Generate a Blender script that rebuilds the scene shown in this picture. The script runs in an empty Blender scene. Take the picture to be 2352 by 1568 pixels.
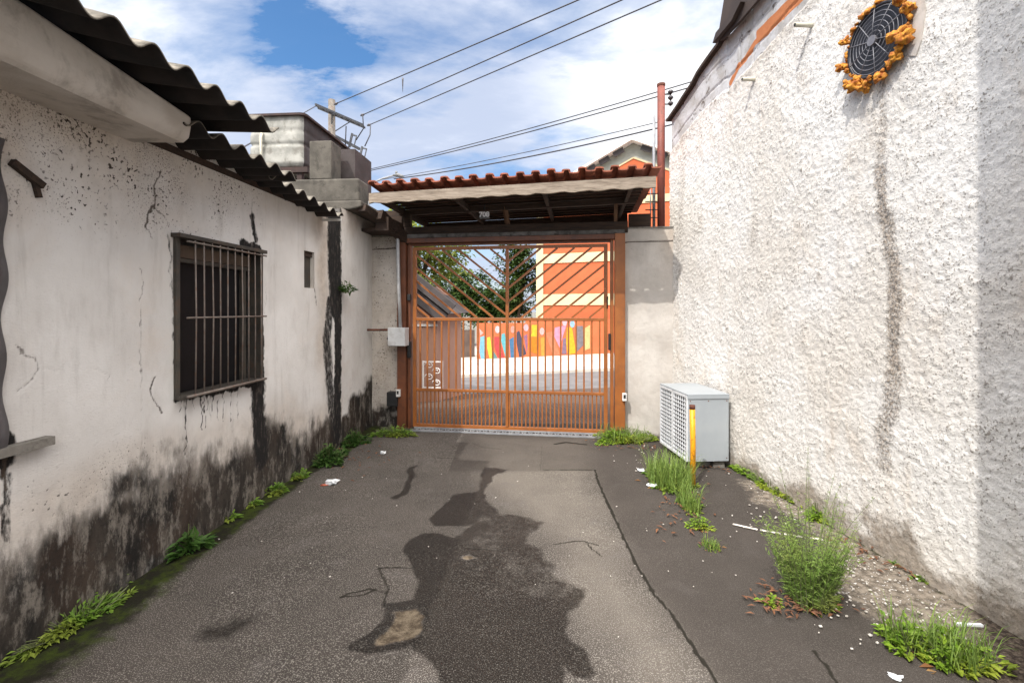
import bpy, math, random
import numpy as np
from mathutils import Vector, Matrix
R = math.radians
scene = bpy.context.scene
C = scene.collection

# ------------------------------------------------------------ camera
FPX, CX, HY, CAMZ = 1100.0, 1176.0, 712.0, 1.5        # photo reading grid 2352 x 1568, focal length and horizon on it
cam_d = bpy.data.cameras.new('camera'); cam = bpy.data.objects.new('camera', cam_d); C.objects.link(cam)
cam.location = (0, 0, CAMZ); cam.rotation_euler = (R(90), 0, 0)
cam_d.sensor_width = 36; cam_d.lens = 36 * FPX / 2352
cam_d.shift_y = -(784 - HY) / 2352
cam_d.clip_start = 0.05; cam_d.clip_end = 2000
scene.camera = cam

# ------------------------------------------------------------ sky, sun, exposure
SUN_EL, SUN_AZ = R(50), R(213.5)
world = bpy.data.worlds.new('World'); scene.world = world; world.use_nodes = True
wn = world.node_tree; wn.nodes.clear()
def WN(t, **kw):
    n = wn.nodes.new(t)
    for k, v in kw.items(): setattr(n, k, v)
    return n
sky = WN('ShaderNodeTexSky', sky_type='NISHITA', sun_disc=False, sun_elevation=SUN_EL, sun_rotation=SUN_AZ)
sky.air_density = 1.0; sky.dust_density = 1.0; sky.ozone_density = 1.0
tc = WN('ShaderNodeTexCoord'); sep = WN('ShaderNodeSeparateXYZ'); wn.links.new(tc.outputs['Generated'], sep.inputs[0])
def WM(op, a, b=None, c=None):
    n = WN('ShaderNodeMath', operation=op)
    for i, v in enumerate((a, b, c)):
        if v is None: continue
        if isinstance(v, (int, float)): n.inputs[i].default_value = v
        else: wn.links.new(v, n.inputs[i])
    return n.outputs[0]
zc = WM('ADD', WM('MAXIMUM', sep.outputs[2], 0.0), 0.22)
cxy = WN('ShaderNodeCombineXYZ')
wn.links.new(WM('DIVIDE', sep.outputs[0], zc), cxy.inputs[0]); wn.links.new(WM('DIVIDE', sep.outputs[1], zc), cxy.inputs[1])
mp = WN('ShaderNodeMapping'); wn.links.new(cxy.outputs[0], mp.inputs[0])
mp.inputs['Location'].default_value = (3.1, 1.7, 0); mp.inputs['Rotation'].default_value = (0, 0, R(-35)); mp.inputs['Scale'].default_value = (1.0, 1.7, 1)
n1 = WN('ShaderNodeTexNoise'); n1.inputs['Scale'].default_value = 1.25; n1.inputs['Detail'].default_value = 9; n1.inputs['Roughness'].default_value = .58; n1.inputs['Distortion'].default_value = .35
wn.links.new(mp.outputs[0], n1.inputs['Vector'])
n2 = WN('ShaderNodeTexNoise'); n2.inputs['Scale'].default_value = 4.5; n2.inputs['Detail'].default_value = 8; n2.inputs['Roughness'].default_value = .62
wn.links.new(mp.outputs[0], n2.inputs['Vector'])
r1 = WN('ShaderNodeMapRange', interpolation_type='SMOOTHSTEP'); r1.inputs[1].default_value = .34; r1.inputs[2].default_value = .58
wn.links.new(WM('ADD', WM('MULTIPLY', n1.outputs[0], .8), WM('MULTIPLY', n2.outputs[0], .2)), r1.inputs[0])
# a clear hole in the cloud high on the left, thick bank on the right, as vectors on the sky
def blob(dx, dz, rad, warp=.5):
    d = Vector((dx, 1.0, dz)).normalized()
    v = WN('ShaderNodeVectorMath', operation='DISTANCE'); wn.links.new(tc.outputs['Generated'], v.inputs[0]); v.inputs[1].default_value = d
    m = WN('ShaderNodeMapRange', interpolation_type='SMOOTHSTEP'); m.inputs[1].default_value = rad; m.inputs[2].default_value = 0
    wn.links.new(WM('ADD', v.outputs['Value'], WM('MULTIPLY', WM('SUBTRACT', n2.outputs[0], .5), rad * warp)), m.inputs[0]); return m.outputs[0]
def skyd(x, y): return ((x - CX) / FPX, (HY - y) / FPX)
hole = blob(*skyd(722, 82), .115, 2.2)
hole2 = blob(*skyd(1170, 90), .33)
bank = blob(*skyd(1560, 170), .40)
bank2 = blob(*skyd(270, 110), .30, 1.0)
cov = WM('ADD', r1.outputs[0], WM('MULTIPLY', hole, -1.2))
cov = WM('ADD', cov, WM('MULTIPLY', hole2, .16))
cov = WM('ADD', cov, WM('MULTIPLY', bank, .55))
cov = WM('ADD', cov, WM('MULTIPLY', bank2, .3))
clampn = WN('ShaderNodeClamp'); wn.links.new(cov, clampn.inputs[0])
covm = WN('ShaderNodeMapRange'); covm.inputs[3].default_value = .12; covm.inputs[4].default_value = .96
wn.links.new(clampn.outputs[0], covm.inputs[0])
hs = WN('ShaderNodeHueSaturation'); hs.inputs['Saturation'].default_value = 1.45; wn.links.new(sky.outputs[0], hs.inputs['Color'])
bg1 = WN('ShaderNodeBackground'); bg1.inputs[1].default_value = .105; wn.links.new(hs.outputs[0], bg1.inputs[0])
bg2 = WN('ShaderNodeBackground'); 
cw_ = WN('ShaderNodeMix', data_type='RGBA'); cw_.inputs[6].default_value = (.70, .79, 1.0, 1); cw_.inputs[7].default_value = (1.0, 1.0, 1.0, 1)
fl_ = WN('ShaderNodeMapRange', interpolation_type='SMOOTHSTEP'); fl_.inputs[1].default_value = .40; fl_.inputs[2].default_value = 1.05
wn.links.new(WM('ADD', WM('ADD', WM('MULTIPLY', bank, .65), WM('MULTIPLY', bank2, .38)), WM('MULTIPLY', n2.outputs[0], .85)), fl_.inputs[0])
wn.links.new(fl_.outputs[0], cw_.inputs[0])
zz_ = WN('ShaderNodeVectorMath', operation='DISTANCE'); wn.links.new(tc.outputs['Generated'], zz_.inputs[0]); zz_.inputs[1].default_value = Vector((.05, -.35, 1)).normalized()
zw = WN('ShaderNodeMapRange', interpolation_type='SMOOTHSTEP'); zw.inputs[1].default_value = 1.17; zw.inputs[2].default_value = .7; wn.links.new(zz_.outputs['Value'], zw.inputs[0])
cw2 = WN('ShaderNodeMix', data_type='RGBA'); cw2.inputs[7].default_value = (1.0, .945, .875, 1); wn.links.new(zw.outputs[0], cw2.inputs[0]); wn.links.new(cw_.outputs[2], cw2.inputs[6]); wn.links.new(cw2.outputs[2], bg2.inputs[0])

zb_ = WN('ShaderNodeVectorMath', operation='DISTANCE'); wn.links.new(tc.outputs['Generated'], zb_.inputs[0]); zb_.inputs[1].default_value = Vector((.05, -.35, 1)).normalized()
zg = WN('ShaderNodeMapRange', interpolation_type='SMOOTHSTEP'); zg.inputs[1].default_value = 1.17; zg.inputs[2].default_value = .35; zg.inputs[3].default_value = 1; zg.inputs[4].default_value = 10.0  # cloud gain overhead and behind, outside the view, added as fill light
wn.links.new(zb_.outputs['Value'], zg.inputs[0])
wn.links.new(WM('MULTIPLY', zg.outputs[0], WM('ADD', WM('MULTIPLY', fl_.outputs[0], .24), .50)), bg2.inputs[1])
mx = WN('ShaderNodeMixShader'); wn.links.new(covm.outputs[0], mx.inputs[0]); wn.links.new(bg1.outputs[0], mx.inputs[1]); wn.links.new(bg2.outputs[0], mx.inputs[2])
wo = WN('ShaderNodeOutputWorld'); wn.links.new(mx.outputs[0], wo.inputs[0])

sun_d = bpy.data.lights.new('sun', 'SUN'); sun = bpy.data.objects.new('sun', sun_d); C.objects.link(sun)
sun_d.energy = 2.2; sun_d.angle = R(.55); sun_d.color = (1, .955, .89)
sdir = Vector((math.sin(SUN_AZ) * math.cos(SUN_EL), math.cos(SUN_AZ) * math.cos(SUN_EL), math.sin(SUN_EL)))
sun.rotation_euler = sdir.to_track_quat('Z', 'Y').to_euler(); sun.location = (0, 0, 30)
scene.view_settings.view_transform = 'Standard'; scene.view_settings.look = 'None'
scene.view_settings.exposure = 0.88; scene.view_settings.gamma = 1

# ------------------------------------------------------------ reading the photo onto planes of the place
def gp(x, y, z=0.0):
    Y = FPX * (CAMZ - z) / (y - HY); return ((x - CX) / FPX * Y, Y)
def at(x, y, Y): return Vector(((x - CX) / FPX * Y, Y, CAMZ - (y - HY) * Y / FPX))
LM, RM, GM = .082, -.094, -.1433           # slopes of the left wall, right wall, gate line
LO, RO, GO = (-2.309, 0, 0), (2.53, 0, 0), (0, 5.943, 0)
LA, RA, GA = -math.atan(LM), -math.atan(RM), math.atan(GM)
LK, RK, GK = math.sqrt(1 + LM ** 2), math.sqrt(1 + RM ** 2), math.sqrt(1 + GM ** 2)
def lw(x, y):                                # photo point -> (along, z) on the left wall
    Y = 2.309 / (LM + (CX - x) / FPX); return (Y * LK, CAMZ - (y - HY) * Y / FPX)
def rw(x, y):                                # -> (along, z) on the right wall
    Y = 2.53 / (-RM + (x - CX) / FPX); return (Y * RK, CAMZ - (y - HY) * Y / FPX)
def gw(x, y, off=0.0):                       # -> (along, z) on the gate plane moved back by off
    k = (x - CX) / FPX; Y = (5.943 + off * GK) / (1 - GM * k); X = k * Y
    m = Matrix.Rotation(-GA, 3, 'Z') @ Vector((X, Y - 5.943, 0)); return (m.x, CAMZ - (y - HY) * Y / FPX)

# ------------------------------------------------------------ noise in numpy
def _h(ix, iy, s):
    n = (ix.astype(np.int64) * 374761393 + iy.astype(np.int64) * 668265263 + s * 1442695041) & 0x7fffffff
    n = ((n ^ (n >> 13)) * 1274126177) & 0x7fffffff
    return ((n ^ (n >> 16)) & 0xffff) / 65535.0
def vn(x, y, s=0):
    ix, iy = np.floor(x), np.floor(y); fx, fy = x - ix, y - iy
    fx = fx * fx * (3 - 2 * fx); fy = fy * fy * (3 - 2 * fy)
    a, b, c, d = _h(ix, iy, s), _h(ix + 1, iy, s), _h(ix, iy + 1, s), _h(ix + 1, iy + 1, s)
    return (a * (1 - fx) + b * fx) * (1 - fy) + (c * (1 - fx) + d * fx) * fy
def fbm(x, y, o=4, s=0):
    t = 0; a = .5; n = 0
    for i in range(o): t = t + a * vn(x, y, s + i * 17); n += a; a *= .5; x = x * 2.03; y = y * 2.03
    return t / n
def sst(a, b, x): t = np.clip((x - a) / (b - a), 0, 1); return t * t * (3 - 2 * t)
def pdist(U, V, pts, closed=False):
    d = np.full(U.shape, 1e9); P = list(pts) + ([pts[0]] if closed else [])
    for (ax, ay), (bx, by) in zip(P[:-1], P[1:]):
        ex, ey = bx - ax, by - ay; L = ex * ex + ey * ey + 1e-12
        t = np.clip(((U - ax) * ex + (V - ay) * ey) / L, 0, 1)
        d = np.minimum(d, np.hypot(U - ax - t * ex, V - ay - t * ey))
    return d
def pin(U, V, pts):
    ins = np.zeros(U.shape, bool); P = list(pts)
    for (ax, ay), (bx, by) in zip(P, P[1:] + P[:1]):
        if ay == by: continue
        c = ((ay > V) != (by > V)) & (U < (bx - ax) * (V - ay) / (by - ay) + ax); ins ^= c
    return ins
def sd(U, V, pts): d = pdist(U, V, pts, True); return np.where(pin(U, V, pts), -d, d)
def stroke(A, U, V, pts, w, soft, k=1.0):
    d = pdist(U, V, pts); np.maximum(A, k * (1 - sst(w, w + soft, d)), out=A)

# ------------------------------------------------------------ node materials
class NT:
    def __init__(s, name):
        s.m = bpy.data.materials.new(name); s.m.use_nodes = True; s.t = s.m.node_tree
        s.b = s.t.nodes['Principled BSDF']; s.out = s.t.nodes['Material Output']
        s.pos = s.n('ShaderNodeTexCoord').outputs['Object']
    def n(s, t, **kw):
        x = s.t.nodes.new(t)
        for k, v in kw.items(): setattr(x, k, v)
        return x
    def put(s, v, sock):
        if isinstance(v, bpy.types.NodeSocket): s.t.links.new(v, sock)
        elif isinstance(v, (tuple, list)) and len(v) == 3 and sock.type == 'RGBA': sock.default_value = (*v, 1)
        else: sock.default_value = v
    def noise(s, scale, detail=4, rough=.55, vec=None, dist=0):
        x = s.n('ShaderNodeTexNoise'); x.inputs['Scale'].default_value = scale; x.inputs['Detail'].default_value = detail
        x.inputs['Roughness'].default_value = rough; x.inputs['Distortion'].default_value = dist; s.put(vec or s.pos, x.inputs['Vector']); return x.outputs[0]
    def voro(s, scale, vec=None, feature='F1', out='Distance'):
        x = s.n('ShaderNodeTexVoronoi', feature=feature); x.inputs['Scale'].default_value = scale; s.put(vec or s.pos, x.inputs['Vector']); return x.outputs[out]
    def scaled(s, v): x = s.n('ShaderNodeMapping'); s.put(s.pos, x.inputs[0]); x.inputs['Scale'].default_value = v; return x.outputs[0]
    def mr(s, v, a, b, c=0., d=1., smooth=True):
        x = s.n('ShaderNodeMapRange', interpolation_type='SMOOTHSTEP' if smooth else 'LINEAR'); s.put(v, x.inputs[0])
        for i, q in enumerate((a, b, c, d)): s.put(q, x.inputs[i + 1])
        return x.outputs[0]
    def math(s, op, a, b=None):
        x = s.n('ShaderNodeMath', operation=op); s.put(a, x.inputs[0])
        if b is not None: s.put(b, x.inputs[1])
        return x.outputs[0]
    def mix(s, f, a, b, mode='MIX'):
        x = s.n('ShaderNodeMix', data_type='RGBA', blend_type=mode); s.put(f, x.inputs[0]); s.put(a, x.inputs[6]); s.put(b, x.inputs[7]); return x.outputs[2]
    def attr(s, name): return s.n('ShaderNodeAttribute', attribute_name=name).outputs['Fac']
    def bump(s, h, strength=.5, dist=.01, normal=None):
        x = s.n('ShaderNodeBump'); x.inputs['Strength'].default_value = strength; x.inputs['Distance'].default_value = dist; s.put(h, x.inputs['Height'])
        if normal: s.put(normal, x.inputs['Normal'])
        return x.outputs[0]
    def fin(s, col, rough=.8, bump=None, metal=0., spec=.4):
        s.put(col, s.b.inputs['Base Color']); s.put(rough, s.b.inputs['Roughness']); s.put(metal, s.b.inputs['Metallic']); s.put(spec, s.b.inputs['Specular IOR Level'])
        if bump is not None: s.put(bump, s.b.inputs['Normal'])
        return s.m
M = {}
def worn(name, c1, c2, scale=8, rough=.8, bs=.3, bd=.004, fine=60, dirt=None, dirt_amt=.5, metal=0., spec=.4, stretch=None, vary=0.):
    t = NT(name); v = t.scaled(stretch) if stretch else t.pos
    col = t.mix(t.mr(t.noise(scale, 5, .6, v), .35, .65), c1, c2)
    if dirt: col = t.mix(t.math('MULTIPLY', t.mr(t.noise(scale * 1.7, 6, .65, v, .4), .5, .68), dirt_amt), col, dirt)
    if vary: col = t.mix(t.math('MULTIPLY', t.n('ShaderNodeNewGeometry').outputs['Random Per Island'], vary), col, c2)
    bm = t.bump(t.noise(fine, 4, .6, v), bs, bd)
    M[name] = t.fin(col, rough, bm, metal, spec); return M[name]

worn('concrete', (.21, .195, .175), (.14, .13, .115), 6, .9, .5, .006, 90, (.06, .055, .045), .75)
worn('concrete_old', (.105, .095, .080), (.062, .056, .047), 5, .9, .5, .006, 80, (.04, .036, .03), .8)
worn('tank_side', (.055, .045, .045), (.034, .026, .025), 4, .8, .25, .004, 40, (.04, .022, .018), .6)  # tank's right face, its shade put into the dark colour
worn('concrete_dark', (.16, .15, .14), (.08, .075, .07), 6, .9, .5, .006, 90, (.03, .028, .025), .8)
worn('beam_render', (.62, .58, .54), (.50, .455, .41), 3, .9, .35, .004, 110, (.10, .085, .07), .45)
worn('fibre_cement_top', (.20, .18, .15), (.10, .09, .075), 14, .95, .4, .003, 120, (.03, .03, .025), .6)
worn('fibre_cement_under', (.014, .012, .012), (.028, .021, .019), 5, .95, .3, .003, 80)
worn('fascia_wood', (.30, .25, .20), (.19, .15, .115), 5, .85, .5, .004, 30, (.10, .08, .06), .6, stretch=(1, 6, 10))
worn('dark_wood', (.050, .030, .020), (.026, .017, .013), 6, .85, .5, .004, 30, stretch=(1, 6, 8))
worn('old_board', (.12, .085, .062), (.07, .05, .038), 6, .85, .5, .004, 30)
worn('brown_wood', (.16, .085, .045), (.10, .055, .033), 6, .8, .5, .004, 30, stretch=(6, 6, 1))
worn('terracotta', (.36, .11, .060), (.21, .068, .042), 9, .85, .3, .003, 80, (.07, .035, .025), .6, vary=.5)
worn('terracotta_under', (.10, .04, .028), (.05, .024, .02), 9, .9, .3, .003, 80)
worn('brick_orange', (.50, .19, .075), (.40, .14, .06), 9, .9, .4, .004, 120, (.25, .10, .05), .5)
worn('gate_paint', (.32, .108, .024), (.25, .082, .018), 5, .42, .12, .002, 70, (.14, .06, .03), .35, spec=.5)
worn('gate_paint_dark', (.16, .052, .020), (.11, .036, .015), 5, .5, .15, .002, 70, (.05, .025, .018), .5, spec=.5)  # darker copy of the gate paint, on left post and lintel
worn('clad_brown', (.060, .042, .034), (.038, .028, .025), 3, .75, .2, .003, 30)
worn('rust', (.16, .055, .030), (.09, .033, .022), 12, .85, .35, .003, 140, (.04, .022, .018), .5)
worn('rust_paint', (.19, .050, .035), (.15, .040, .028), 10, .6, .2, .002, 90, (.06, .028, .02), .5)
worn('galvanised', (.50, .51, .52), (.40, .41, .42), 10, .45, .1, .002, 60, (.2, .2, .2), .3, metal=.35)
worn('box_grey', (.55, .56, .57), (.48, .49, .50), 6, .5, .08, .001, 50, (.25, .23, .2), .35)
worn('cage_grey', (.34, .37, .395), (.31, .34, .365), 4, .42, .05, .001, 40, (.36, .38, .39), .3)
worn('white_metal', (.70, .72, .74), (.60, .62, .64), 12, .5, .1, .001, 80, (.3, .3, .3), .3)
worn('yellow_paint', (.78, .36, .012), (.70, .29, .010), 12, .45, .15, .002, 90, (.14, .055, .02), .75)
worn('window_steel', (.060, .052, .042), (.038, .034, .030), 10, .65, .2, .002, 80, (.09, .05, .03), .5)
worn('bar_steel', (.20, .17, .15), (.14, .11, .095), 16, .6, .2, .002, 80, (.17, .085, .045), .6)
worn('black', (.012, .012, .013), (.018, .018, .019), 20, .6, .1, .001, 50)
worn('fan_black', (.016, .016, .02), (.028, .028, .034), 10, .35, .1, .001, 50)
worn('fan_wire', (.15, .15, .17), (.22, .22, .24), 20, .4, .1, .001, 50)
worn('foam', (.70, .32, .035), (.33, .095, .015), 34, .75, .8, .012, 45, (.18, .05, .015), .55)
worn('pvc', (.62, .60, .50), (.55, .52, .42), 12, .4, .05, .001, 40, (.3, .27, .2), .3)
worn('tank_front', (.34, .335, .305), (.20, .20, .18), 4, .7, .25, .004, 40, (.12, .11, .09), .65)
worn('tank_lid', (.05, .026, .022), (.032, .02, .018), 8, .8, .3, .004, 40)
worn('pole_concrete', (.17, .155, .135), (.11, .098, .085), 9, .9, .3, .003, 80, (.17, .09, .06), .55)
worn('insulator', (.06, .055, .06), (.09, .085, .09), 9, .3, .05, .001, 30)
worn('cable', (.035, .038, .05), (.05, .05, .06), 3, .6, .05, .001, 30)
worn('steel_dark', (.055, .06, .07), (.085, .09, .10), 9, .5, .1, .001, 60)
worn('grey_steel', (.20, .21, .23), (.28, .29, .30), 9, .5, .1, .001, 60)
worn('grille_inside', (.03, .03, .033), (.045, .045, .05), 9, .6, .1, .001, 60)
worn('pave_white', (.44, .42, .385), (.37, .35, .315), 1.2, .9, .3, .004, 50, (.34, .31, .28), .35)
worn('road_tar', (.135, .13, .132), (.10, .098, .10), 1.5, .9, .4, .005, 80, (.10, .10, .10), .4)
worn('terrain', (.17, .16, .14), (.11, .11, .09), .5, .95, .3, .01, 20)
worn('facade_orange', (.50, .115, .042), (.45, .10, .036), 1.5, .85, .1, .002, 40, (.45, .11, .05), .3)
worn('facade_cream', (.60, .50, .31), (.55, .45, .27), 1.5, .85, .1, .002, 40)
worn('gable_grey', (.36, .36, .31), (.30, .30, .26), 2, .85, .1, .002, 40)
worn('trim_white', (.72, .70, .68), (.6, .58, .56), 2, .7, .1, .002, 40)
worn('house_pink', (.36, .205, .15), (.31, .175, .125), 1.4, .9, .2, .003, 40, (.30, .20, .16), .4)
worn('house_roof', (.07, .06, .06), (.045, .04, .04), 3, .85, .4, .006, 30)
worn('block_brown', (.105, .075, .060), (.07, .05, .042), 1.5, .95, .4, .005, 40)
worn('bark', (.10, .075, .05), (.06, .045, .03), 8, .95, .8, .02, 25, stretch=(3, 3, .6))
worn('white_litter', (.72, .74, .76), (.6, .63, .66), 30, .4, .3, .003, 60)
worn('white_paint', (.66, .62, .57), (.5, .46, .42), 25, .9, .3, .002, 100, (.2, .18, .16), .6)
worn('red_litter', (.42, .10, .05), (.3, .07, .04), 30, .5, .2, .002, 60)
worn('dry_leaf', (.24, .105, .045), (.11, .05, .028), 20, .8, .2, .002, 60, vary=.9)
worn('chip', (.62, .59, .54), (.45, .42, .38), 30, .9, .3, .003, 60, vary=.8)
worn('plastic_sheet', (.095, .09, .10), (.05, .047, .052), 5, .35, .3, .006, 14)
worn('lamp_grey', (.16, .165, .17), (.12, .125, .13), 9, .5, .05, .001, 40)
worn('glass_dark', (.006, .006, .007), (.010, .009, .010), 4, .5, .03, .001, 9, spec=.12)
t = NT('lamp_face'); M['lamp_face'] = t.fin((.85, .86, .9), .4)
t = NT('clear_plastic'); t.b.inputs['Transmission Weight'].default_value = .6; M['clear_plastic'] = t.fin((.8, .82, .85), .15)

def leafmat(name, c1, c2, c3=None, trans=.35):
    t = NT(name); rnd = t.n('ShaderNodeNewGeometry').outputs['Random Per Island']
    col = t.mix(rnd, c1, c2)
    if c3: col = t.mix(t.mr(t.noise(3.0, 3), .45, .62), col, c3)
    t.put(col, t.b.inputs['Base Color']); t.b.inputs['Roughness'].default_value = .55; t.b.inputs['Specular IOR Level'].default_value = .3
    tr = t.n('ShaderNodeBsdfTranslucent'); t.put(col, tr.inputs[0]); ms = t.n('ShaderNodeMixShader'); ms.inputs[0].default_value = trans
    t.t.links.new(t.b.outputs[0], ms.inputs[1]); t.t.links.new(tr.outputs[0], ms.inputs[2]); t.t.links.new(ms.outputs[0], t.out.inputs[0])
    M[name] = t.m
leafmat('leaf_bright', (.24, .36, .035), (.13, .25, .022), (.30, .36, .045))
leafmat('leaf_mid', (.19, .31, .040), (.10, .20, .026), (.25, .31, .05))
leafmat('leaf_dark', (.075, .15, .030), (.035, .085, .018))
leafmat('leaf_feather', (.30, .42, .10), (.18, .30, .06), (.36, .42, .12), .45)
leafmat('leaf_grass', (.24, .33, .07), (.14, .23, .05))
leafmat('leaf_dry', (.34, .20, .08), (.22, .10, .04))
leafmat('tree_light', (.26, .33, .06), (.14, .21, .035), (.28, .30, .07), .45)
leafmat('tree_dark', (.040, .085, .016), (.018, .045, .010), (.075, .12, .02), .3)
worn('weed_stem', (.12, .15, .05), (.10, .11, .05), 20, .7, .1, .001, 40)

# left house render: white, with mould, grime and cracks carried as surface attributes
def wall_mat(name, base1, base2, warm):
    t = NT(name); mould, grime, black, speck, crack = (t.attr(a) for a in ('mould', 'grime', 'black', 'speck', 'crack'))
    v = t.scaled((1, 1, .35))
    col = t.mix(t.mr(t.noise(1.6, 5, .6), .35, .66), base1, base2)
    col = t.mix(t.math('MULTIPLY', t.mr(t.noise(7, 6, .65, v), .48, .75), .35), col, (.36, .33, .31))
    col = t.mix(t.math('MULTIPLY', t.mr(t.noise(2.3, 5, .6, None, .6), .5, .72), .30), col, warm)
    col = t.mix(t.math('MULTIPLY', t.mr(t.noise(3.0, 6, .7, t.scaled((1, 2.6, .22)), .3), .54, .74), .32), col, (.27, .245, .225))
    col = t.mix(grime, col, t.mix(t.mr(t.noise(9, 6, .7), .35, .65), (.50, .42, .34), (.33, .26, .20)))
    sp = t.mr(t.math('SUBTRACT', t.noise(46, 3, .55, None, .3), t.math('MULTIPLY', speck, .088)), .335, .355, 1, 0)
    sp = t.math('MULTIPLY', sp, t.mr(t.noise(4, 4, .6), .44, .56))
    sp = t.math('MAXIMUM', sp, t.math('MULTIPLY', t.mr(t.math('SUBTRACT', t.noise(110, 3, .6), t.math('MULTIPLY', speck, .08)), .33, .36, .85, 0), t.mr(t.noise(3, 3), .4, .6)))
    col = t.mix(t.math('MULTIPLY', sp, t.mr(speck, .02, .3)), col, (.055, .045, .04))
    mm = t.mix(t.mr(t.noise(3.2, 6, .7, v, .3), .42, .60), (.012, .011, .0105), (.050, .041, .034))
    mm = t.mix(t.math('MULTIPLY', t.mr(t.noise(2.1, 5, .6), .5, .62), .45), mm, (.055, .035, .025))
    mm = t.mix(t.math('MULTIPLY', t.mr(t.noise(11, 6, .75, v), .475, .63), .85), mm, (.20, .178, .155))
    mm = t.mix(t.math('MULTIPLY', t.mr(t.noise(34, 5, .75), .52, .64), .6), mm, (.016, .015, .014))
    edge = t.mr(t.math('ADD', mould, t.math('MULTIPLY', t.math('SUBTRACT', t.noise(22, 6, .75, v), .5), 1.1)), .22, .85)
    col = t.mix(edge, col, mm)
    bl = t.mr(t.math('ADD', black, t.math('MULTIPLY', t.math('SUBTRACT', t.noise(40, 6, .72, v), .5), 1.0)), .38, .78)
    col = t.mix(bl, col, t.mix(t.mr(t.noise(28, 5, .7, v), .5, .68), (.014, .013, .013), (.075, .062, .055)))
    col = t.mix(t.math('MULTIPLY', t.mr(t.math('ADD', crack, t.math('MULTIPLY', t.math('SUBTRACT', t.noise(60, 4, .7), .5), .5)), .38, .78), .9), col, (.06, .045, .035))
    h = t.math('ADD', t.math('MULTIPLY', t.noise(75, 5, .65, t.scaled((1, .8, 1.6))), .5), t.noise(9, 4))
    h = t.math('SUBTRACT', h, t.math('MULTIPLY', crack, .5))
    h = t.math('SUBTRACT', h, t.math('MULTIPLY', sp, .4))
    M[name] = t.fin(col, .9, t.bump(h, .55, .008), 0, .25)
wall_mat('wing_render', (.58, .555, .52), (.42, .395, .365), (.46, .40, .35))
wall_mat('old_render', (.70, .685, .67), (.61, .59, .57), (.62, .54, .47))

# roughcast wall
t = NT('roughcast')
cav, stain, base, region, orange = (t.attr(a) for a in ('cav', 'stain', 'foot', 'block', 'brick'))
col = t.mix(t.mr(t.noise(1.1, 5, .6), .35, .66), (.74, .725, .70), (.66, .625, .575))
col = t.mix(t.math('MULTIPLY', t.mr(t.noise(2.2, 6, .7, t.scaled((1, 1.6, .5)), .4), .52, .72), .5), col, (.55, .46, .37))
pit = t.mr(t.math('SUBTRACT', t.noise(75, 4, .62), t.math('MULTIPLY', cav, .20)), (.27), .39, 1, 0)
pit = t.math('MULTIPLY', pit, t.mr(t.noise(1.7, 3), .3, .6, .55, 1.0))
col = t.mix(pit, col, (.26, .235, .205))
st = t.mr(t.math('ADD', stain, t.math('MULTIPLY', t.math('SUBTRACT', t.noise(60, 6, .78), .5), 2.6)), .25, 1.0)
col = t.mix(t.math('MULTIPLY', st, .85), col, t.mix(t.mr(t.noise(70, 4, .6), .42, .6), (.055, .046, .04), (.36, .29, .225)))
fo = t.mr(t.math('ADD', base, t.math('MULTIPLY', t.math('SUBTRACT', t.noise(18, 6, .7), .5), .9)), .3, .95)
col = t.mix(t.math('MULTIPLY', fo, .8), col, t.mix(t.noise(30, 5), (.30, .235, .17), (.10, .085, .065)))
blk = t.mix(t.mr(t.noise(5, 5, .65), .4, .62), (.50, .50, .51), (.36, .345, .33))
blk = t.mix(t.mr(t.noise(11, 6, .7, None, .5), .55, .68), blk, (.12, .10, .085))
col = t.mix(region, col, blk)
col = t.mix(t.mr(orange, .4, .6), col, t.mix(t.noise(20, 3), (.50, .20, .085), (.40, .14, .06)))
h = t.math('ADD', t.noise(85, 4, .6), t.math('MULTIPLY', t.noise(30, 4, .6), 1.2))
h = t.math('MULTIPLY', h, t.mr(region, 0, 1, 1, .3))
M['roughcast'] = t.fin(col, .92, t.bump(h, .6, .010), 0, .2)

# yard asphalt
t = NT('asphalt')
wet, dirt, moss, seam, conc, smooth = (t.attr(a) for a in ('wet', 'dirt', 'moss', 'seam', 'conc', 'smooth'))
soil = t.attr('soil')
vv = t.voro(150); gr = t.noise(185, 3, .6)
col = t.mix(t.mr(t.noise(1.3, 5, .6), .35, .66), (.066, .057, .051), (.046, .040, .036))
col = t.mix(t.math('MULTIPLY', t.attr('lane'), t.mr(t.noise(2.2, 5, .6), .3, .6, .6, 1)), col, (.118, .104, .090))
col = t.mix(t.math('MULTIPLY', t.mr(t.noise(4.2, 5, .65, None, .5), .52, .7), .5), col, (.085, .076, .072))
col = t.mix(t.mr(smooth, 0, 1, 0, .45), col, (.052, .045, .040))
agg = t.math('MULTIPLY', t.mr(gr, .53, .62), t.mr(smooth, 0, 1, .62, .16))
col = t.mix(agg, col, (.30, .28, .25))
col = t.mix(t.math('MULTIPLY', t.mr(vv, .10, .0), t.mr(smooth, 0, 1, .65, .15)), col, (.035, .033, .032))
col = t.mix(t.mr(t.math('ADD', conc, t.math('MULTIPLY', t.math('SUBTRACT', t.noise(30, 6, .75), .5), 1.1)), .35, .75), col, t.mix(t.mr(t.noise(22, 6, .72), .36, .62), (.155, .125, .09), (.06, .046, .033)))
dd = t.mr(t.math('ADD', dirt, t.math('MULTIPLY', t.math('SUBTRACT', t.noise(14, 6, .72), .5), 1.2)), .35, .85)
col = t.mix(dd, col, t.mix(t.mr(t.noise(24, 6, .7), .38, .62), (.25, .215, .175), (.09, .075, .06)))
col = t.mix(t.math('MULTIPLY', dd, t.mr(t.noise(48, 3, .6), .60, .68)), col, (.62, .60, .57))
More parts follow.
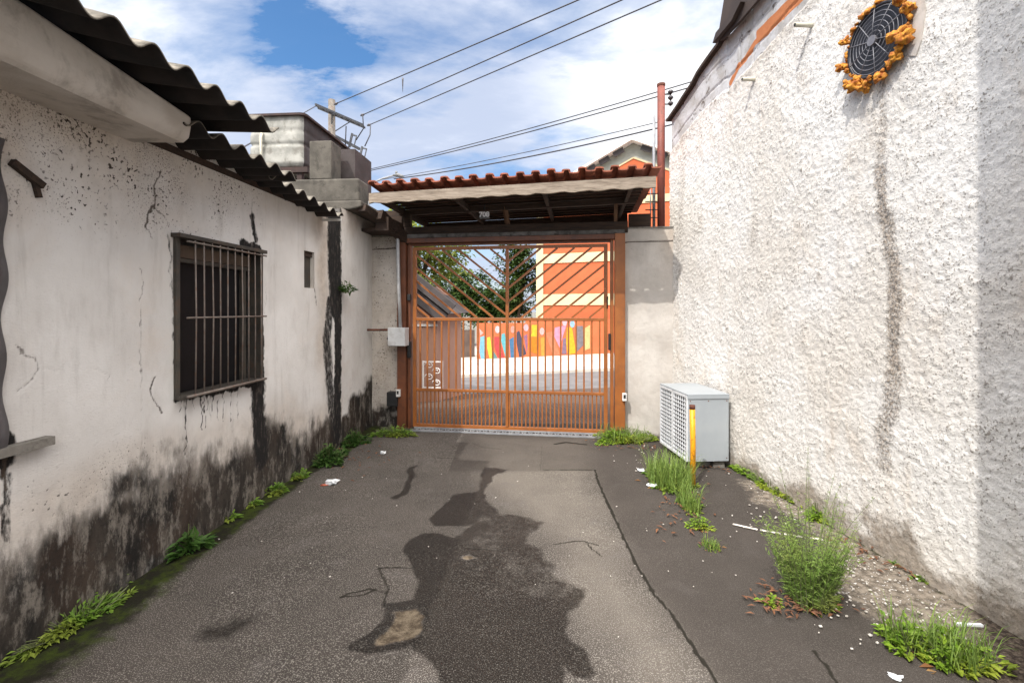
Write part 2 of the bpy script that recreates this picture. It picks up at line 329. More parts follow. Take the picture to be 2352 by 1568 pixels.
mo = t.mr(t.math('ADD', moss, t.math('MULTIPLY', t.math('SUBTRACT', t.noise(12, 6, .7), .5), 1.0)), .35, .8)
col = t.mix(mo, col, t.mix(t.mr(t.noise(9, 5, .7), .42, .62), (.018, .017, .012), (.035, .048, .010)))
col = t.mix(t.math('MULTIPLY', soil, .93), col, t.mix(t.mr(t.noise(38, 6, .75), .42, .64), (.035, .026, .022), (.15, .12, .095)))
col = t.mix(t.mr(seam, .3, .75), col, (.022, .020, .016))
wetm = t.mr(t.math('ADD', wet, t.math('MULTIPLY', t.math('SUBTRACT', t.noise(20, 5, .7), .5), .5)), .30, .68)
dark = t.mix(1.0, col, (.20, .185, .17), 'MULTIPLY')
dark = t.mix(t.math('MULTIPLY', t.mr(t.noise(150, 2, .5), .58, .64), .55), dark, (.13, .122, .11))
col = t.mix(wetm, col, dark)
rough = t.mr(wetm, 0, 1, .92, .50)
h = t.math('ADD', t.math('MULTIPLY', gr, 1.0), t.math('MULTIPLY', vv, .8)); h = t.math('SUBTRACT', h, t.math('MULTIPLY', seam, 2.0))
h = t.math('ADD', h, t.math('MULTIPLY', t.noise(5, 3), 1.5))
M['asphalt'] = t.fin(col, rough, t.bump(h, .6, .005), 0, t.mr(wetm, 0, 1, .07, .16))

# brick pavers of the drive outside
t = NT('pavers'); br = t.n('ShaderNodeTexBrick'); t.put(t.scaled((1, 1, 1)), br.inputs['Vector']); br.inputs['Scale'].default_value = 4.2
br.inputs['Color1'].default_value = (.060, .027, .018, 1); br.inputs['Color2'].default_value = (.032, .018, .013, 1); br.inputs['Mortar'].default_value = (.13, .105, .085, 1)
br.inputs['Mortar Size'].default_value = .03
col = t.mix(t.math('MULTIPLY', t.mr(t.noise(3, 5), .4, .65), .35), br.outputs['Color'], (.075, .055, .042))
M['pavers'] = t.fin(col, .95, t.bump(t.math('SUBTRACT', 1.0, br.outputs['Fac']), .5, .006))

def flat(name, c, rough=.85):
    t = NT(name); col = t.mix(t.mr(t.noise(6, 4), .35, .65), c, tuple(x * .8 for x in c)); M[name] = t.fin(col, rough); return M[name]

# ------------------------------------------------------------ mesh helpers
class MB:
    def __init__(s): s.v = []; s.f = []; s.mi = []; s.cur = 0
    def add(s, vs, fs):
        o = len(s.v); s.v += [tuple(p) for p in vs]
        for f in fs: s.f.append(tuple(o + i for i in f)); s.mi.append(s.cur)
    def box(s, c, d, rot=None, taper=None):
        x, y, z = d[0] / 2, d[1] / 2, d[2] / 2
        p = [Vector(q) for q in ((-x, -y, -z), (x, -y, -z), (x, y, -z), (-x, y, -z), (-x, -y, z), (x, -y, z), (x, y, z), (-x, y, z))]
        if taper: p = [Vector((q.x * (taper if q.z > 0 else 1), q.y * (taper if q.z > 0 else 1), q.z)) for q in p]
        if rot is not None: p = [rot @ q for q in p]
        c = Vector(c); s.add([q + c for q in p], [(0, 3, 2, 1), (4, 5, 6, 7), (0, 1, 5, 4), (1, 2, 6, 5), (2, 3, 7, 6), (3, 0, 4, 7)])
    def bb(s, x0, x1, y0, y1, z0, z1): s.box(((x0 + x1) / 2, (y0 + y1) / 2, (z0 + z1) / 2), (x1 - x0, y1 - y0, z1 - z0))
    def bar(s, a, b, w, h=None, up=(0, 0, 1)):
        a, b = Vector(a), Vector(b); d = (b - a); L = d.length; d.normalize(); u = Vector(up)
        if abs(d.dot(u)) > .99: u = Vector((0, 1, 0))
        sx = d.cross(u).normalized(); sy = sx.cross(d); m = Matrix((sx, sy, d)).transposed()
        s.box((a + b) / 2, (w, h or w, L), m)
    def tube(s, pts, r, n=8, cap=True):
        P = [Vector(p) for p in pts]; rs = r if isinstance(r, (list, tuple)) else [r] * len(P); o = len(s.v); prev = None
        for i, p in enumerate(P):
            d = (P[min(i + 1, len(P) - 1)] - P[max(i - 1, 0)]).normalized()
            if prev is None: prev = d.cross(Vector((0, 0, 1)) if abs(d.z) < .9 else Vector((1, 0, 0))).normalized()
            prev = (prev - d * prev.dot(d)).normalized(); q = d.cross(prev)
            for k in range(n):
                a = 2 * math.pi * k / n; s.v.append(tuple(p + (prev * math.cos(a) + q * math.sin(a)) * rs[i]))
        for i in range(len(P) - 1):
            for k in range(n):
                s.f.append((o + i * n + k, o + i * n + (k + 1) % n, o + (i + 1) * n + (k + 1) % n, o + (i + 1) * n + k)); s.mi.append(s.cur)
        if cap:
            s.f.append(tuple(o + k for k in reversed(range(n)))); s.mi.append(s.cur)
            e = o + (len(P) - 1) * n; s.f.append(tuple(e + k for k in range(n))); s.mi.append(s.cur)
    def prism(s, poly, axis, a, b):            # polygon in the two other axes, extruded along axis from a to b
        def m(p, t): return {'x': (t, p[0], p[1]), 'y': (p[0], t, p[1]), 'z': (p[0], p[1], t)}[axis]
        n = len(poly); s.add([m(p, a) for p in poly] + [m(p, b) for p in poly],
              [tuple(range(n)), tuple(range(2 * n - 1, n - 1, -1))] + [(i, n + i, n + (i + 1) % n, (i + 1) % n) for i in range(n)])
    def leaf(s, p, d, L, w, fold=.25, side=None):
        p = Vector(p); d = Vector(d).normalized(); sd_ = side or d.cross(Vector((0, 0, 1)))
        if sd_.length < 1e-4: sd_ = Vector((1, 0, 0))
        sd_.normalize(); nn = sd_.cross(d)
        m = p + d * L * .45
        s.add([p, m + sd_ * w / 2 + nn * w * fold, p + d * L - nn * L * .12, m - sd_ * w / 2 + nn * w * fold], [(0, 1, 2), (0, 2, 3)])
    def blob(s, c, r, rng, sub=2, amp=.35):
        import bmesh
        b = bmesh.new(); bmesh.ops.create_icosphere(b, subdivisions=sub, radius=1)
        ph = [rng.uniform(0, 6.3) for _ in range(6)]
        vs = []
        for v in b.verts:
            q = v.co; k = 1 + amp * (math.sin(3 * q.x + ph[0]) * math.sin(3.3 * q.y + ph[1]) + .6 * math.sin(6 * q.z + ph[2]) * math.sin(5 * q.x + ph[3]) + .4 * math.sin(9 * q.y + ph[4]))
            vs.append((c[0] + q.x * r[0] * k, c[1] + q.y * r[1] * k, c[2] + q.z * r[2] * k))
        fs = [[v.index for v in f.verts] for f in b.faces]; b.free(); s.add(vs, fs)
def link(o, parent): C.objects.link(o); o.parent = parent; return o
def obj(name, mb, mats, parent=None, smooth=False, loc=None, fixn=True):
    me = bpy.data.meshes.new(name); me.from_pydata(mb.v, [], mb.f)
    if not isinstance(mats, (list, tuple)): mats = [mats]
    for m in mats: me.materials.append(M[m] if isinstance(m, str) else m)
    me.polygons.foreach_set('material_index', mb.mi)
    if smooth: me.polygons.foreach_set('use_smooth', [True] * len(me.polygons))
    me.update(); o = bpy.data.objects.new(name, me)
    if loc: o.location = loc
    return link(o, parent)
def tag(o, label=None, cat=None, group=None, kind=None):
    for k, v in (('label', label), ('category', cat), ('group', group), ('kind', kind)):
        if v: o[k] = v
    return o
def thing(name, label, cat, loc=(0, 0, 0), rotz=0, group=None):
    o = bpy.data.objects.new(name, None); C.objects.link(o); o.location = loc; o.rotation_euler = (0, 0, rotz); o.empty_display_size = .2
    return tag(o, label, cat, group)
def bevel(o, w=.006, seg=2):
    b = o.modifiers.new('bevel', 'BEVEL'); b.width = w; b.segments = seg; b.limit_method = 'ANGLE'; b.angle_limit = R(40); return o
def grid(name, us, vs, pos, mat, parent=None, keep=None, attrs=None, flip=False):
    U, V = np.meshgrid(np.array(us), np.array(vs), indexing='ij'); nu, nv = U.shape
    P = pos(U, V); co = np.stack(P, -1).reshape(-1, 3).astype(np.float32)
    i, j = np.meshgrid(np.arange(nu - 1), np.arange(nv - 1), indexing='ij')
    q = np.stack([i * nv + j, (i + 1) * nv + j, (i + 1) * nv + j + 1, i * nv + j + 1], -1).reshape(-1, 4)
    if flip: q = q[:, ::-1]
    if keep is not None:
        uc = (U[:-1, :-1] + U[1:, 1:]) / 2; vc = (V[:-1, :-1] + V[1:, 1:]) / 2; q = q[keep(uc, vc).reshape(-1)]
    me = bpy.data.meshes.new(name); me.vertices.add(len(co)); me.vertices.foreach_set('co', co.ravel())
    me.loops.add(q.size); me.loops.foreach_set('vertex_index', q.ravel().astype(np.int32))
    me.polygons.add(len(q)); me.polygons.foreach_set('loop_start', np.arange(0, q.size, 4, dtype=np.int32)); me.polygons.foreach_set('loop_total', np.full(len(q), 4, np.int32))
    me.polygons.foreach_set('use_smooth', np.ones(len(q), bool))
    me.materials.append(M[mat]); me.update(calc_edges=True); me.validate()
    for k, a in (attrs or {}).items():
        at_ = me.attributes.new(k, 'FLOAT', 'POINT'); at_.data.foreach_set('value', np.broadcast_to(a, U.shape).astype(np.float32).ravel())
    o = bpy.data.objects.new(name, me); return link(o, parent)
def ar(a, b, s): return np.linspace(a, b, max(2, int(round((b - a) / s)) + 1))

# ============================================================ GROUND
def yard():
    us = np.concatenate([[-2.75], ar(-2.45, 2.55, .0125), [2.85]]); vs = np.concatenate([[-3.5, 0, .6], ar(1.15, 6.35, .0125)])
    U, V = np.meshgrid(us, vs, indexing='ij')
    wu = U + .05 * (fbm(U * 6, V * 6, 3, 3) - .5) * 2; wv = V + .05 * (fbm(U * 6, V * 6, 3, 9) - .5) * 2
    def z3(a): return [gp(735 + .3906 * x, 980 + .3906 * y) for x, y in a]
    wetp = z3([(975, 246), (1110, 246), (1040, 290), (985, 325), (960, 390), (990, 440), (1060, 510), (1180, 520), (1340, 555), (1290, 610), (1250, 680), (1330, 715), (1320, 780),
               (1400, 860), (1490, 910), (1570, 950), (1540, 1010), (1460, 1060), (1430, 1120), (1440, 1200), (1490, 1240), (1560, 1280), (1620, 1350), (1640, 1410), (1580, 1470),
               (1500, 1460), (1420, 1420), (1400, 1505), (1380, 1620), (720, 1620), (700, 1505), (680, 1420), (640, 1350), (560, 1300), (400, 1320), (300, 1330), (180, 1290), (200, 1255),
               (290, 1200), (340, 1130), (380, 1040), (470, 1015), (560, 1005), (575, 900), (540, 830), (500, 750), (520, 660), (600, 625), (720, 640), (790, 660), (850, 600), (880, 580),
               (680, 582), (650, 540), (680, 500), (740, 440), (800, 395), (880, 392), (920, 380), (945, 330)])
    wet = 1 - sst(-.05, .05, sd(wu, wv, wetp))
    sunlit_wet = 1 - sst(-.05, .12, sd(wu, wv, z3([(930, 420), (1060, 510), (1340, 555), (1320, 780), (1540, 950), (1420, 1000), (960, 1000), (960, 890), (790, 880), (850, 700), (900, 560)])))  # sunlit part of the wet patch, the sunlight paled into its colour
    wet = wet * (1 - .40 * sunlit_wet * (.65 + .7 * fbm(U * 9, V * 9, 3, 33)))
    patch = sd(wu + .05 * (fbm(U * 14, V * 14, 3, 13) - .5), wv + .05 * (fbm(U * 14, V * 14, 3, 14) - .5), z3([(380, 1060), (590, 1040), (640, 1090), (630, 1180), (580, 1260), (480, 1290), (300, 1270), (370, 1180)]))
    conc = (1 - sst(-.06, .025, patch)); wet = wet * (1 - conc)
    stroke(wet, wu, wv, z3([(555, 235), (520, 320), (495, 385), (455, 410)]), .012, .05, .8)
    stroke(wet, wu, wv, [gp(490, 1450), gp(530, 1445), gp(560, 1425)], .0, .17, .62)
    small = z3([(830, 765), (870, 750), (905, 765), (850, 785)])
    conc = np.maximum(conc, .9 * (1 - sst(-.01, .02, sd(wu, wv, small))))
    wet = wet * (1 - .9 * (1 - sst(-.01, .02, sd(wu, wv, small))))
    # seams and cracks
    seam = np.zeros(U.shape)
    main = [gp(*p) for p in [(1367, 1078), (1372, 1100), (1385, 1130), (1405, 1175), (1430, 1230), (1458, 1290), (1500, 1360), (1548, 1415), (1595, 1490), (1640, 1555), (1700, 1640)]]
    mu = U + .012 * (vn(U * 30, V * 30, 5) - .5); mv = V + .012 * (vn(U * 30, V * 30, 6) - .5)
    stroke(seam, mu, mv, main, .004, .012); stroke(seam, mu, mv, [gp(1250, 1078), gp(1368, 1078)], .004, .014, .8)
    stroke(seam, mu, mv, [gp(1140, 1078), gp(1250, 1078)], .002, .012, .4)
    stroke(seam, mu, mv, [gp(1245, 1022), gp(1242, 1078)], .003, .01, .5); stroke(seam, mu, mv, [gp(1275, 1019), gp(1300, 1015), gp(1345, 1020)], .008, .03, .9)
    stroke(seam, mu, mv, [gp(1085, 1018), gp(1110, 1028), (gp(1150, 1030))], .006, .03, .5)
    for p in ([(340, 830), (460, 825), (540, 830)], [(340, 830), (380, 900), (400, 950), (385, 1010), (370, 1050)], [(110, 1000), (200, 970), (290, 950), (380, 975)], [(130, 1000), (260, 985), (330, 950)],
              [(870, 715), (960, 722), (1080, 730)], [(690, 185), (800, 187)], [(1380, 690), (1500, 670), (1560, 675), (1640, 700)], [(1560, 675), (1600, 720), (1660, 760)]):
        stroke(seam, mu, mv, z3(p), .003, .012, .75)
    stroke(seam, mu, mv, [gp(1868, 1495), gp(1900, 1530), gp(1945, 1600)], .004, .012, .8)
    lane = 1 - sst(-.25, .12, sd(U, V, [gp(*p) for p in [(1090, 1000), (1360, 1000), (1385, 1130), (1458, 1290), (1548, 1415), (1640, 1555), (1700, 1640), (1440, 1640), (1330, 1400), (1250, 1210), (1100, 1130)]]) + .25 * (fbm(U * 3, V * 3, 3, 55) - .5))  # worn strip, paled also to carry the sunlight on this zone
    # the newer smooth strip right of the seam, the dirt along the right wall, moss on the left
    right = sd(U, V, main + [gp(3000, 1640), (2.9, 6.3), gp(1367, 985)])
    smooth = 1 - sst(-.03, .02, right)
    slab = 1 - sst(-.02, .02, sd(U, V, [gp(1242, 1024), gp(1368, 1024), gp(1368, 1078), gp(1242, 1078)]))
    smooth = np.maximum(smooth, slab); smooth = np.maximum(smooth, .8 * sst(4.45, 4.6, V + .1 * fbm(U * 4, V * 4, 3, 1)) * (U > -.6))
    wallx = 2.53 - .094 * V
    dirt = (1 - sst(.08, .42, wallx - U + .35 * (fbm(U * 5, V * 5, 4, 21) - .5))) * sst(5.1, 3.6, V)
    dirt = np.maximum(dirt, .85 * (1 - sst(-.12, .16, sd(wu, wv, [gp(*p) for p in [(1890, 1225), (2010, 1270), (2180, 1345), (2260, 1420), (2270, 1500), (2120, 1470), (2030, 1440), (1960, 1380), (1900, 1330)]]))))
    dirt = dirt * (.55 + .9 * fbm(U * 7, V * 7, 4, 40)) * .95
    dk = sd(wu, wv, [gp(*p) for p in [(2225, 1345), (2352, 1400), (2500, 1500), (2500, 1700), (2300, 1600), (2262, 1500), (2250, 1420)]])
    lx = -2.309 + .082 * V
    moss = 1 - sst(.06, .26 + .22 * sst(3.4, 2.0, V), U - lx + .10 * (fbm(U * 5, V * 5, 4, 31) - .5))
    moss = np.maximum(moss, .55 * sst(5.4, 6.0, V) * (U < -1.1)); soil = 1 - sst(-.05, .12, dk + .08 * (fbm(U * 8, V * 8, 3, 51) - .5))
    moss = np.maximum(moss, .6 * (1 - sst(.0, .07, wallx - U)))
    bumpz = .012 * (fbm(U * 1.5, V * 1.5, 3, 2) - .5) 
    bumpz = bumpz - .012 * conc * (patch < .05)
    def pos(u, v): return (u, v, bumpz * ((v > 1) & (v < 6.3)))
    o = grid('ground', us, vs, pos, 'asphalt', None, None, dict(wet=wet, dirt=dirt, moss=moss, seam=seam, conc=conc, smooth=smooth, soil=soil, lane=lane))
    tag(o, kind='structure')
yard()
DR0, DR1, ZS = 6.30, 17.2, -1.40
mb = MB(); mb.add([(-4.5, DR0, -.004), (4.8, DR0, -.004), (6.5, DR1, ZS - .02 + .28), (-6.5, DR1, ZS - .02 - .28)], [(0, 1, 2, 3)]); tag(obj('driveway', mb, 'pavers'), kind='structure')
def tilt(x): return .045 * max(-12, min(14, x))
def strip(name, y0, y1, dz, mat):
    mb = MB(); xs = [-60, -12, 0, 14, 60]
    for a, b in zip(xs[:-1], xs[1:]): mb.add([(a, y0, ZS + dz + tilt(a)), (b, y0, ZS + dz + tilt(b)), (b, y1, ZS + dz + tilt(b)), (a, y1, ZS + dz + tilt(a))], [(0, 1, 2, 3)])
    if dz > .05:
        for a, b in zip(xs[:-1], xs[1:]): mb.add([(a, y0, ZS + tilt(a) - .05), (b, y0, ZS + tilt(b) - .05), (b, y0, ZS + dz + tilt(b)), (a, y0, ZS + dz + tilt(a))], [(0, 1, 2, 3)])
    return tag(obj(name, mb, mat), kind='structure')
strip('road', 17.0, 21.3, 0, 'road_tar'); strip('pavement', 21.3, 42, .12, 'pave_white')
mb = MB(); mb.add([(-600, -600, -2.3), (600, -600, -2.3), (600, 900, -2.3), (-600, 900, -2.3)], [(0, 1, 2, 3)]); tag(obj('terrain', mb, 'terrain'), kind='structure')

# ============================================================ LEFT HOUSE
LH = thing('old_house', 'old white house with mould stained wall, barred window and corrugated roof sheets on the left', 'house', LO, LA)
WIN = (2.94, 3.80, .95, 1.96); SLOT = (4.49, 4.68, 1.71, 2.06); COV = (.6, 2.0, .94, 2.20)
def left_wall():
    us = np.concatenate([[-2.0, -1, 0], ar(.6, 1.7, .05)[:-1], ar(1.7, 5.30, .01)]); vs = np.concatenate([[-1.6], ar(0, 2.56, .01)])
    U, V = np.meshgrid(us, vs, indexing='ij')
    n1_ = fbm(U * 5, V * 5, 4, 1); n2_ = fbm(U * 14, V * 7, 4, 2)
    px = [-100, 0, 100, 220, 340, 440, 540, 620, 700, 760, 800]; py = [1290, 1240, 1190, 1130, 1062, 1045, 1010, 975, 975, 960, 950]
    pts = [lw(a, b) for a, b in zip(px, py)]; hz = np.interp(U, [p[0] for p in pts], [p[1] for p in pts])
    mould = 1 - sst(-.26, .24, V - hz + .30 * (n1_ - .5) + .22 * (n2_ - .5))
    mould = mould * (1 - .30 * sst(2.4, 1.9, U)) * (.62 + .75 * fbm(U * 3.1, V * 2.2, 4, 19))
    grime = .62 * sst(1.85, 2.55, V + .6 * (n1_ - .5)) * (.4 + .6 * sst(3.6, 2.6, U)) + .55 * sst(.35, .0, np.hypot(U - 4.88, (V - 2.32) * .7) + .2 * (n1_ - .5))
    grime = np.maximum(grime, .72 * np.exp(-((U - 4.86 + .10 * (n1_ - .5)) / .13) ** 2) * sst(.5, 1.2, V) * (.3 + fbm(U * 6, V * 2, 4, 44)))
    grime = np.maximum(grime, .5 * sst(.28, .05, V - hz) * (.3 + n1_))
    speck = sst(1.75, 2.45, V + .35 * (n1_ - .5)) * sst(4.2, 2.8, U) * .92
    speck = np.maximum(speck, .25 * np.exp(-((V - hz - .08) / .13) ** 2) * sst(3.1, 2.6, U));     wu = U + .04 * (fbm(U * 12, V * 12, 3, 4) - .5) + .014 * (vn(U * 45, V * 45, 6) - .5); wv = V + .04 * (fbm(U * 12, V * 12, 3, 5) - .5) + .014 * (vn(U * 45, V * 45, 7) - .5)
    crack = np.zeros(U.shape)
    for p, w, k in (([(372, 395), (362, 415), (355, 432), (352, 470), (338, 495), (335, 522)], .004, .95), ([(352, 475), (370, 487), (384, 505), (388, 520)], .003, .8), ([(340, 525), (350, 545)], .004, .8),
                    ([(318, 610), (330, 650), (322, 690), (320, 770), (326, 872)], .0025, .75), ([(325, 872), (326, 940), (325, 1110)], .0015, .6), ([(30, 798), (60, 818), (82, 828), (95, 852)], .0015, .75),
                    ([(95, 852), (62, 880), (33, 895)], .0015, .7), ([(85, 858), (110, 848), (135, 850)], .001, .55), ([(356, 868), (345, 895), (352, 915), (372, 944)], .003, .9), ([(612, 640), (614, 690), (605, 712), (612, 735)], .002, .7),
                    ([(200, 840), (250, 865), (245, 875)], .002, .6), ([(8, 1010), (9, 1060), (12, 1130)], .008, 1)):
        stroke(crack, wu, wv, [lw(*q) for q in p], w * .5, .013, k * (.7 + .3 * fbm(U * 8, V * 8, 2, 23)))
    black = np.zeros(U.shape)
    def bl(p, w, s, k=1): stroke(black, wu, wv, [lw(*q) for q in p], w, s, k)
    bl([(578, 455), (579, 500)], .0, .022, .6); bl([(579, 495), (582, 525), (588, 552)], .004, .06, .82); bl([(560, 562), (595, 575)], .02, .05, .9)
    bl([(592, 885), (593, 930), (596, 980), (602, 1050)], .035, .12, .98); bl([(600, 640), (602, 760), (604, 880)], .006, .03, .8)
    bl([(768, 500), (768, 560), (770, 640), (772, 700)], .085, .17, 1.0); bl([(776, 690), (776, 820), (774, 1000)], .05, .09, .92); bl([(758, 700), (750, 780), (755, 860), (765, 960)], .045, .12, .72)
    bl([(755, 690), (765, 710)], .03, .05, .8)
    rng = random.Random(4)
    for x0 in (412, 421, 425, 428, 447, 460, 465, 470, 476, 482, 489, 500, 512, 530, 545):
        bl([(x0, 912 - (x0 - 400) * .24), (x0 + rng.uniform(-2, 2), 935 + rng.uniform(0, 60 if x0 > 430 else 130))], .001, .012, rng.uniform(.55, .85))
    bl([(400, 922), (500, 898), (600, 878)], .004, .035, .85); bl([(5, 1012), (7, 1060)], .02, .05, .9); bl([(10, 1080), (8, 1240)], .004, .03, .7); bl([(24, 1090), (20, 1240)], .003, .025, .6)
    bl([(388, 540), (400, 760), (403, 920)], .004, .02, .6); bl([(722, 662), (727, 700)], .006, .02, .6); bl([(325, 1110), (325, 1190)], .002, .015, .7)
    def keep(u, v):
        k = np.ones(u.shape, bool)
        for (a, b, c, d) in (WIN, SLOT, COV): k &= ~((u > a) & (u < b) & (v > c) & (v < d))
        return k
    dz = .012 * (fbm(U * 2.2, V * 2.2, 4, 8) - .5)
    def pos(u, v): return (dz * (v > -.5), u, v)
    grid('wall', us, vs, pos, 'old_render', LH, keep, dict(mould=mould, grime=grime, black=black, speck=speck, crack=crack), flip=False)
left_wall()
def reveals(parent, o, depth, mat, name='window_reveal'):
    a, b, c, d = o; mb = MB(); x0, x1 = -depth, .0
    mb.bb(x0, x1 - .004, a - .03, a, c - .03, d + .03); mb.bb(x0, x1 - .004, b, b + .03, c - .03, d + .03); mb.bb(x0, x1 - .004, a, b, c - .03, c); mb.bb(x0, x1 - .004, a, b, d, d + .03)
    return obj(name, mb, mat, parent)
mb = MB(); mb.bb(-5, -.16, -3.5, 5.29, -1.7, 2.50); mb.bb(-.155, -.01, 5.20, 5.295, -1.7, 2.5); mb.bb(-.155, -.01, -3.5, -1.99, -1.7, 2.5); mb.bb(-.155, -.012, -3.5, 5.2, 2.52, 2.545); obj('house_core', mb, 'concrete_dark', LH)
# main window: reveal, steel frame, panes, and a bar grille proud of the wall
a, b, c, d = WIN
wnd = MB(); wnd.bb(-.07, .02, a - .004, a + .028, c, d); wnd.bb(-.07, .03, b - .03, b + .005, c, d); wnd.bb(-.07, .062, a - .025, b + .012, d - .016, d + .010); wnd.bb(-.07, .05, a, b, c - .004, c + .02)
W = obj('window', wnd, 'window_steel', LH); bevel(W, .004)
reveals(W, WIN, .15, 'concrete_dark')
mb = MB(); mb.bb(-.10, -.085, a + .05, b - .03, c + .02, d - .13); obj('pane', mb, 'glass_dark', W)
mb = MB(); mb.bb(-.10, -.05, a + .055, b - .03, d - .125, d - .045); obj('head_board', mb, 'old_board', W)
mb = MB(); mb.bb(-.09, -.045, a + .05, b - .03, d - .155, d - .130); mb.bb(-.085, -.05, b - .12, b - .09, c + .02, d - .15); obj('inner_frame', mb, 'window_steel', W)
GR = MB(); GR.tube([(.062, a + .03, c + .012), (.062, b - .01, c + .012)], .009, 8)
GRO = obj('window_grille', GR, 'bar_steel', LH, True)
for zr in (1.452, d - .035): mb = MB(); mb.tube([(.062, a + .03, zr), (.062, b - .005, zr)], .006, 8); obj('rail', mb, 'bar_steel', GRO, True)
for i in range(10):
    yb = a + .105 + i * .0765; mb = MB(); rr = random.Random(i)
    mb.tube([(.058, yb, c + .01), (.060 + rr.uniform(-.003, .003), yb + rr.uniform(-.003, .003), (c + d) / 2), (.056, yb, d - .02)], .0048, 8); obj('bar', mb, 'bar_steel', GRO, True)
# small slot window
a, b, c, d = SLOT
S = reveals(LH, SLOT, .15, 'beam_render', 'slot_window')
mb = MB(); mb.bb(-.06, -.04, a + .025, b, c, d); obj('shutter_board', mb, 'window_steel', S)
mb = MB(); mb.bb(-.05, -.02, a, b, d - .05, d); mb.bb(-.055, -.005, a, a + .02, c, d - .05); obj('frame', mb, 'dark_wood', S)
# covered window at the left edge: bulging sheet, lintel, sill
a, b, c, d = COV
cov_ = MB(); n = 46; ring = []
for i in range(n + 1):
    z = c - .015 + (d - c + .03) * i / n; e = .030 + .008 * math.sin(i * .55) + .008 * math.sin(i * .23 + 1)
    ring.append([(-.03, b - .30, z), (e + .01, b - .20, z), (e + .02, b - .06, z), (e * .8, b + .012 + .007 * math.sin(i * .55 + .6), z), (.002, b + .02 + .007 * math.sin(i * .55), z)])
o0 = len(cov_.v)
for r_ in ring: cov_.v += r_
for i in range(n):
    for k in range(4): cov_.f.append((o0 + i * 5 + k, o0 + i * 5 + k + 1, o0 + i * 5 + k + 6, o0 + i * 5 + k + 5)); cov_.mi.append(0)
cov_.bb(-.1, .02, a, b - .25, c, d)
CW = obj('covered_window', cov_, 'plastic_sheet', LH, True)
mb = MB(); p0, p1 = lw(20, 372), lw(92, 428); mb.bar((.008, p0[0], p0[1]), (.008, p1[0], p1[1]), .036, .03); mb.bar((.008, p1[0] - .03, p1[1] + .01), (.008, p1[0] - .012, p1[1] - .055), .02, .02); obj('lintel', mb, 'dark_wood', CW)
mb = MB(); mb.bb(-.05, .05, 1.2, lw(104, 985)[0], c - .05, c - .012); obj('sill', mb, 'concrete', CW)
# concrete eave beam under the upper sheet
mb = MB(); pr = [(-.02, 2.425), (.29, 2.415), (.325, 2.44), (.335, 2.50), (.335, 2.562), (-.02, 2.562)]
for (yy, tp) in ((2.67, 2.562), (2.3, 2.60), (1.75, 2.662), (-3.4, 2.665)): mb.v += [(x, yy, z if z < 2.55 else tp) for x, z in pr]
for st_ in range(3):
    for k in range(6): mb.f.append((st_ * 6 + k, st_ * 6 + (k + 1) % 6, (st_ + 1) * 6 + (k + 1) % 6, (st_ + 1) * 6 + k)); mb.mi.append(0)
mb.f += [tuple(range(5, -1, -1)), tuple(range(18, 24))]; mb.mi += [0, 0]
BE = bevel(obj('eave_beam', mb, 'beam_render', LH), .02, 3)
# corrugated sheets: upper roof, lower roof, end roof
def corr(name, xi, xo, y0, y1, zf, phase, amp=.028, pitch=.187, under='fibre_cement_under'):
    mb = MB(); ny = int((y1 - y0) / pitch * 14); th = .009
    xs = [xi, (xi + xo) / 2, xo - .03, xo]
    for s_ in range(2):
        for i in range(ny + 1):
            y = y0 + (y1 - y0) * i / ny
            for x in xs: mb.v.append((x, y, zf(x, y) + amp * math.cos(2 * math.pi * (y - phase) / pitch) + (th / 2 if s_ == 0 else -th / 2)))
    n4 = len(xs); N_ = (ny + 1) * n4
    for i in range(ny):
        for k in range(n4 - 1):
            q = (i * n4 + k, i * n4 + k + 1, (i + 1) * n4 + k + 1, (i + 1) * n4 + k)
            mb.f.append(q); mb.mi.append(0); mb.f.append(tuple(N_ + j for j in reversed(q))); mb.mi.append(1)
        e = (i * n4 + n4 - 1, (i + 1) * n4 + n4 - 1); mb.f.append((e[1], e[0], N_ + e[0], N_ + e[1])); mb.mi.append(0)
    for row in (0, ny):
        for k in range(n4 - 1): a_, b_ = row * n4 + k, row * n4 + k + 1; mb.f.append((a_, b_, N_ + b_, N_ + a_)); mb.mi.append(1)
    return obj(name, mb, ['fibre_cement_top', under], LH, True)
PH = 2.815 * LK
def rs(y): return .05 + .27 * max(0, min(1, (2.75 - y) / .95))
corr('roof_sheet', -4.6, .645, -3.4, 1.60, lambda x, y: 2.606 + rs(y) * (.64 - x), PH)
corr('roof_sheet', -4.6, .640, 1.43, 2.995, lambda x, y: 2.590 + rs(y) * (.64 - x), PH)
corr('roof_sheet', -4.6, .345, 2.60, 3.725, lambda x, y: 2.522 + .02 * (.35 - x) - .006 * (y - 2.9), 2.9)
corr('roof_sheet', -4.6, .215, 3.50, 4.86, lambda x, y: 2.505 + .02 * (.2 - x) - .055 * max(0, y - 3.7), 3.89)
mb = MB(); mb.bb(-.02, .20, 4.835, 4.85, 2.395, 2.418); obj('eave_trim', mb, 'trim_white', LH)
mb = MB(); mb.bb(-.05, .006, 2.7, 4.95, 2.455, 2.50); obj('wall_plate', mb, 'dark_wood', LH)

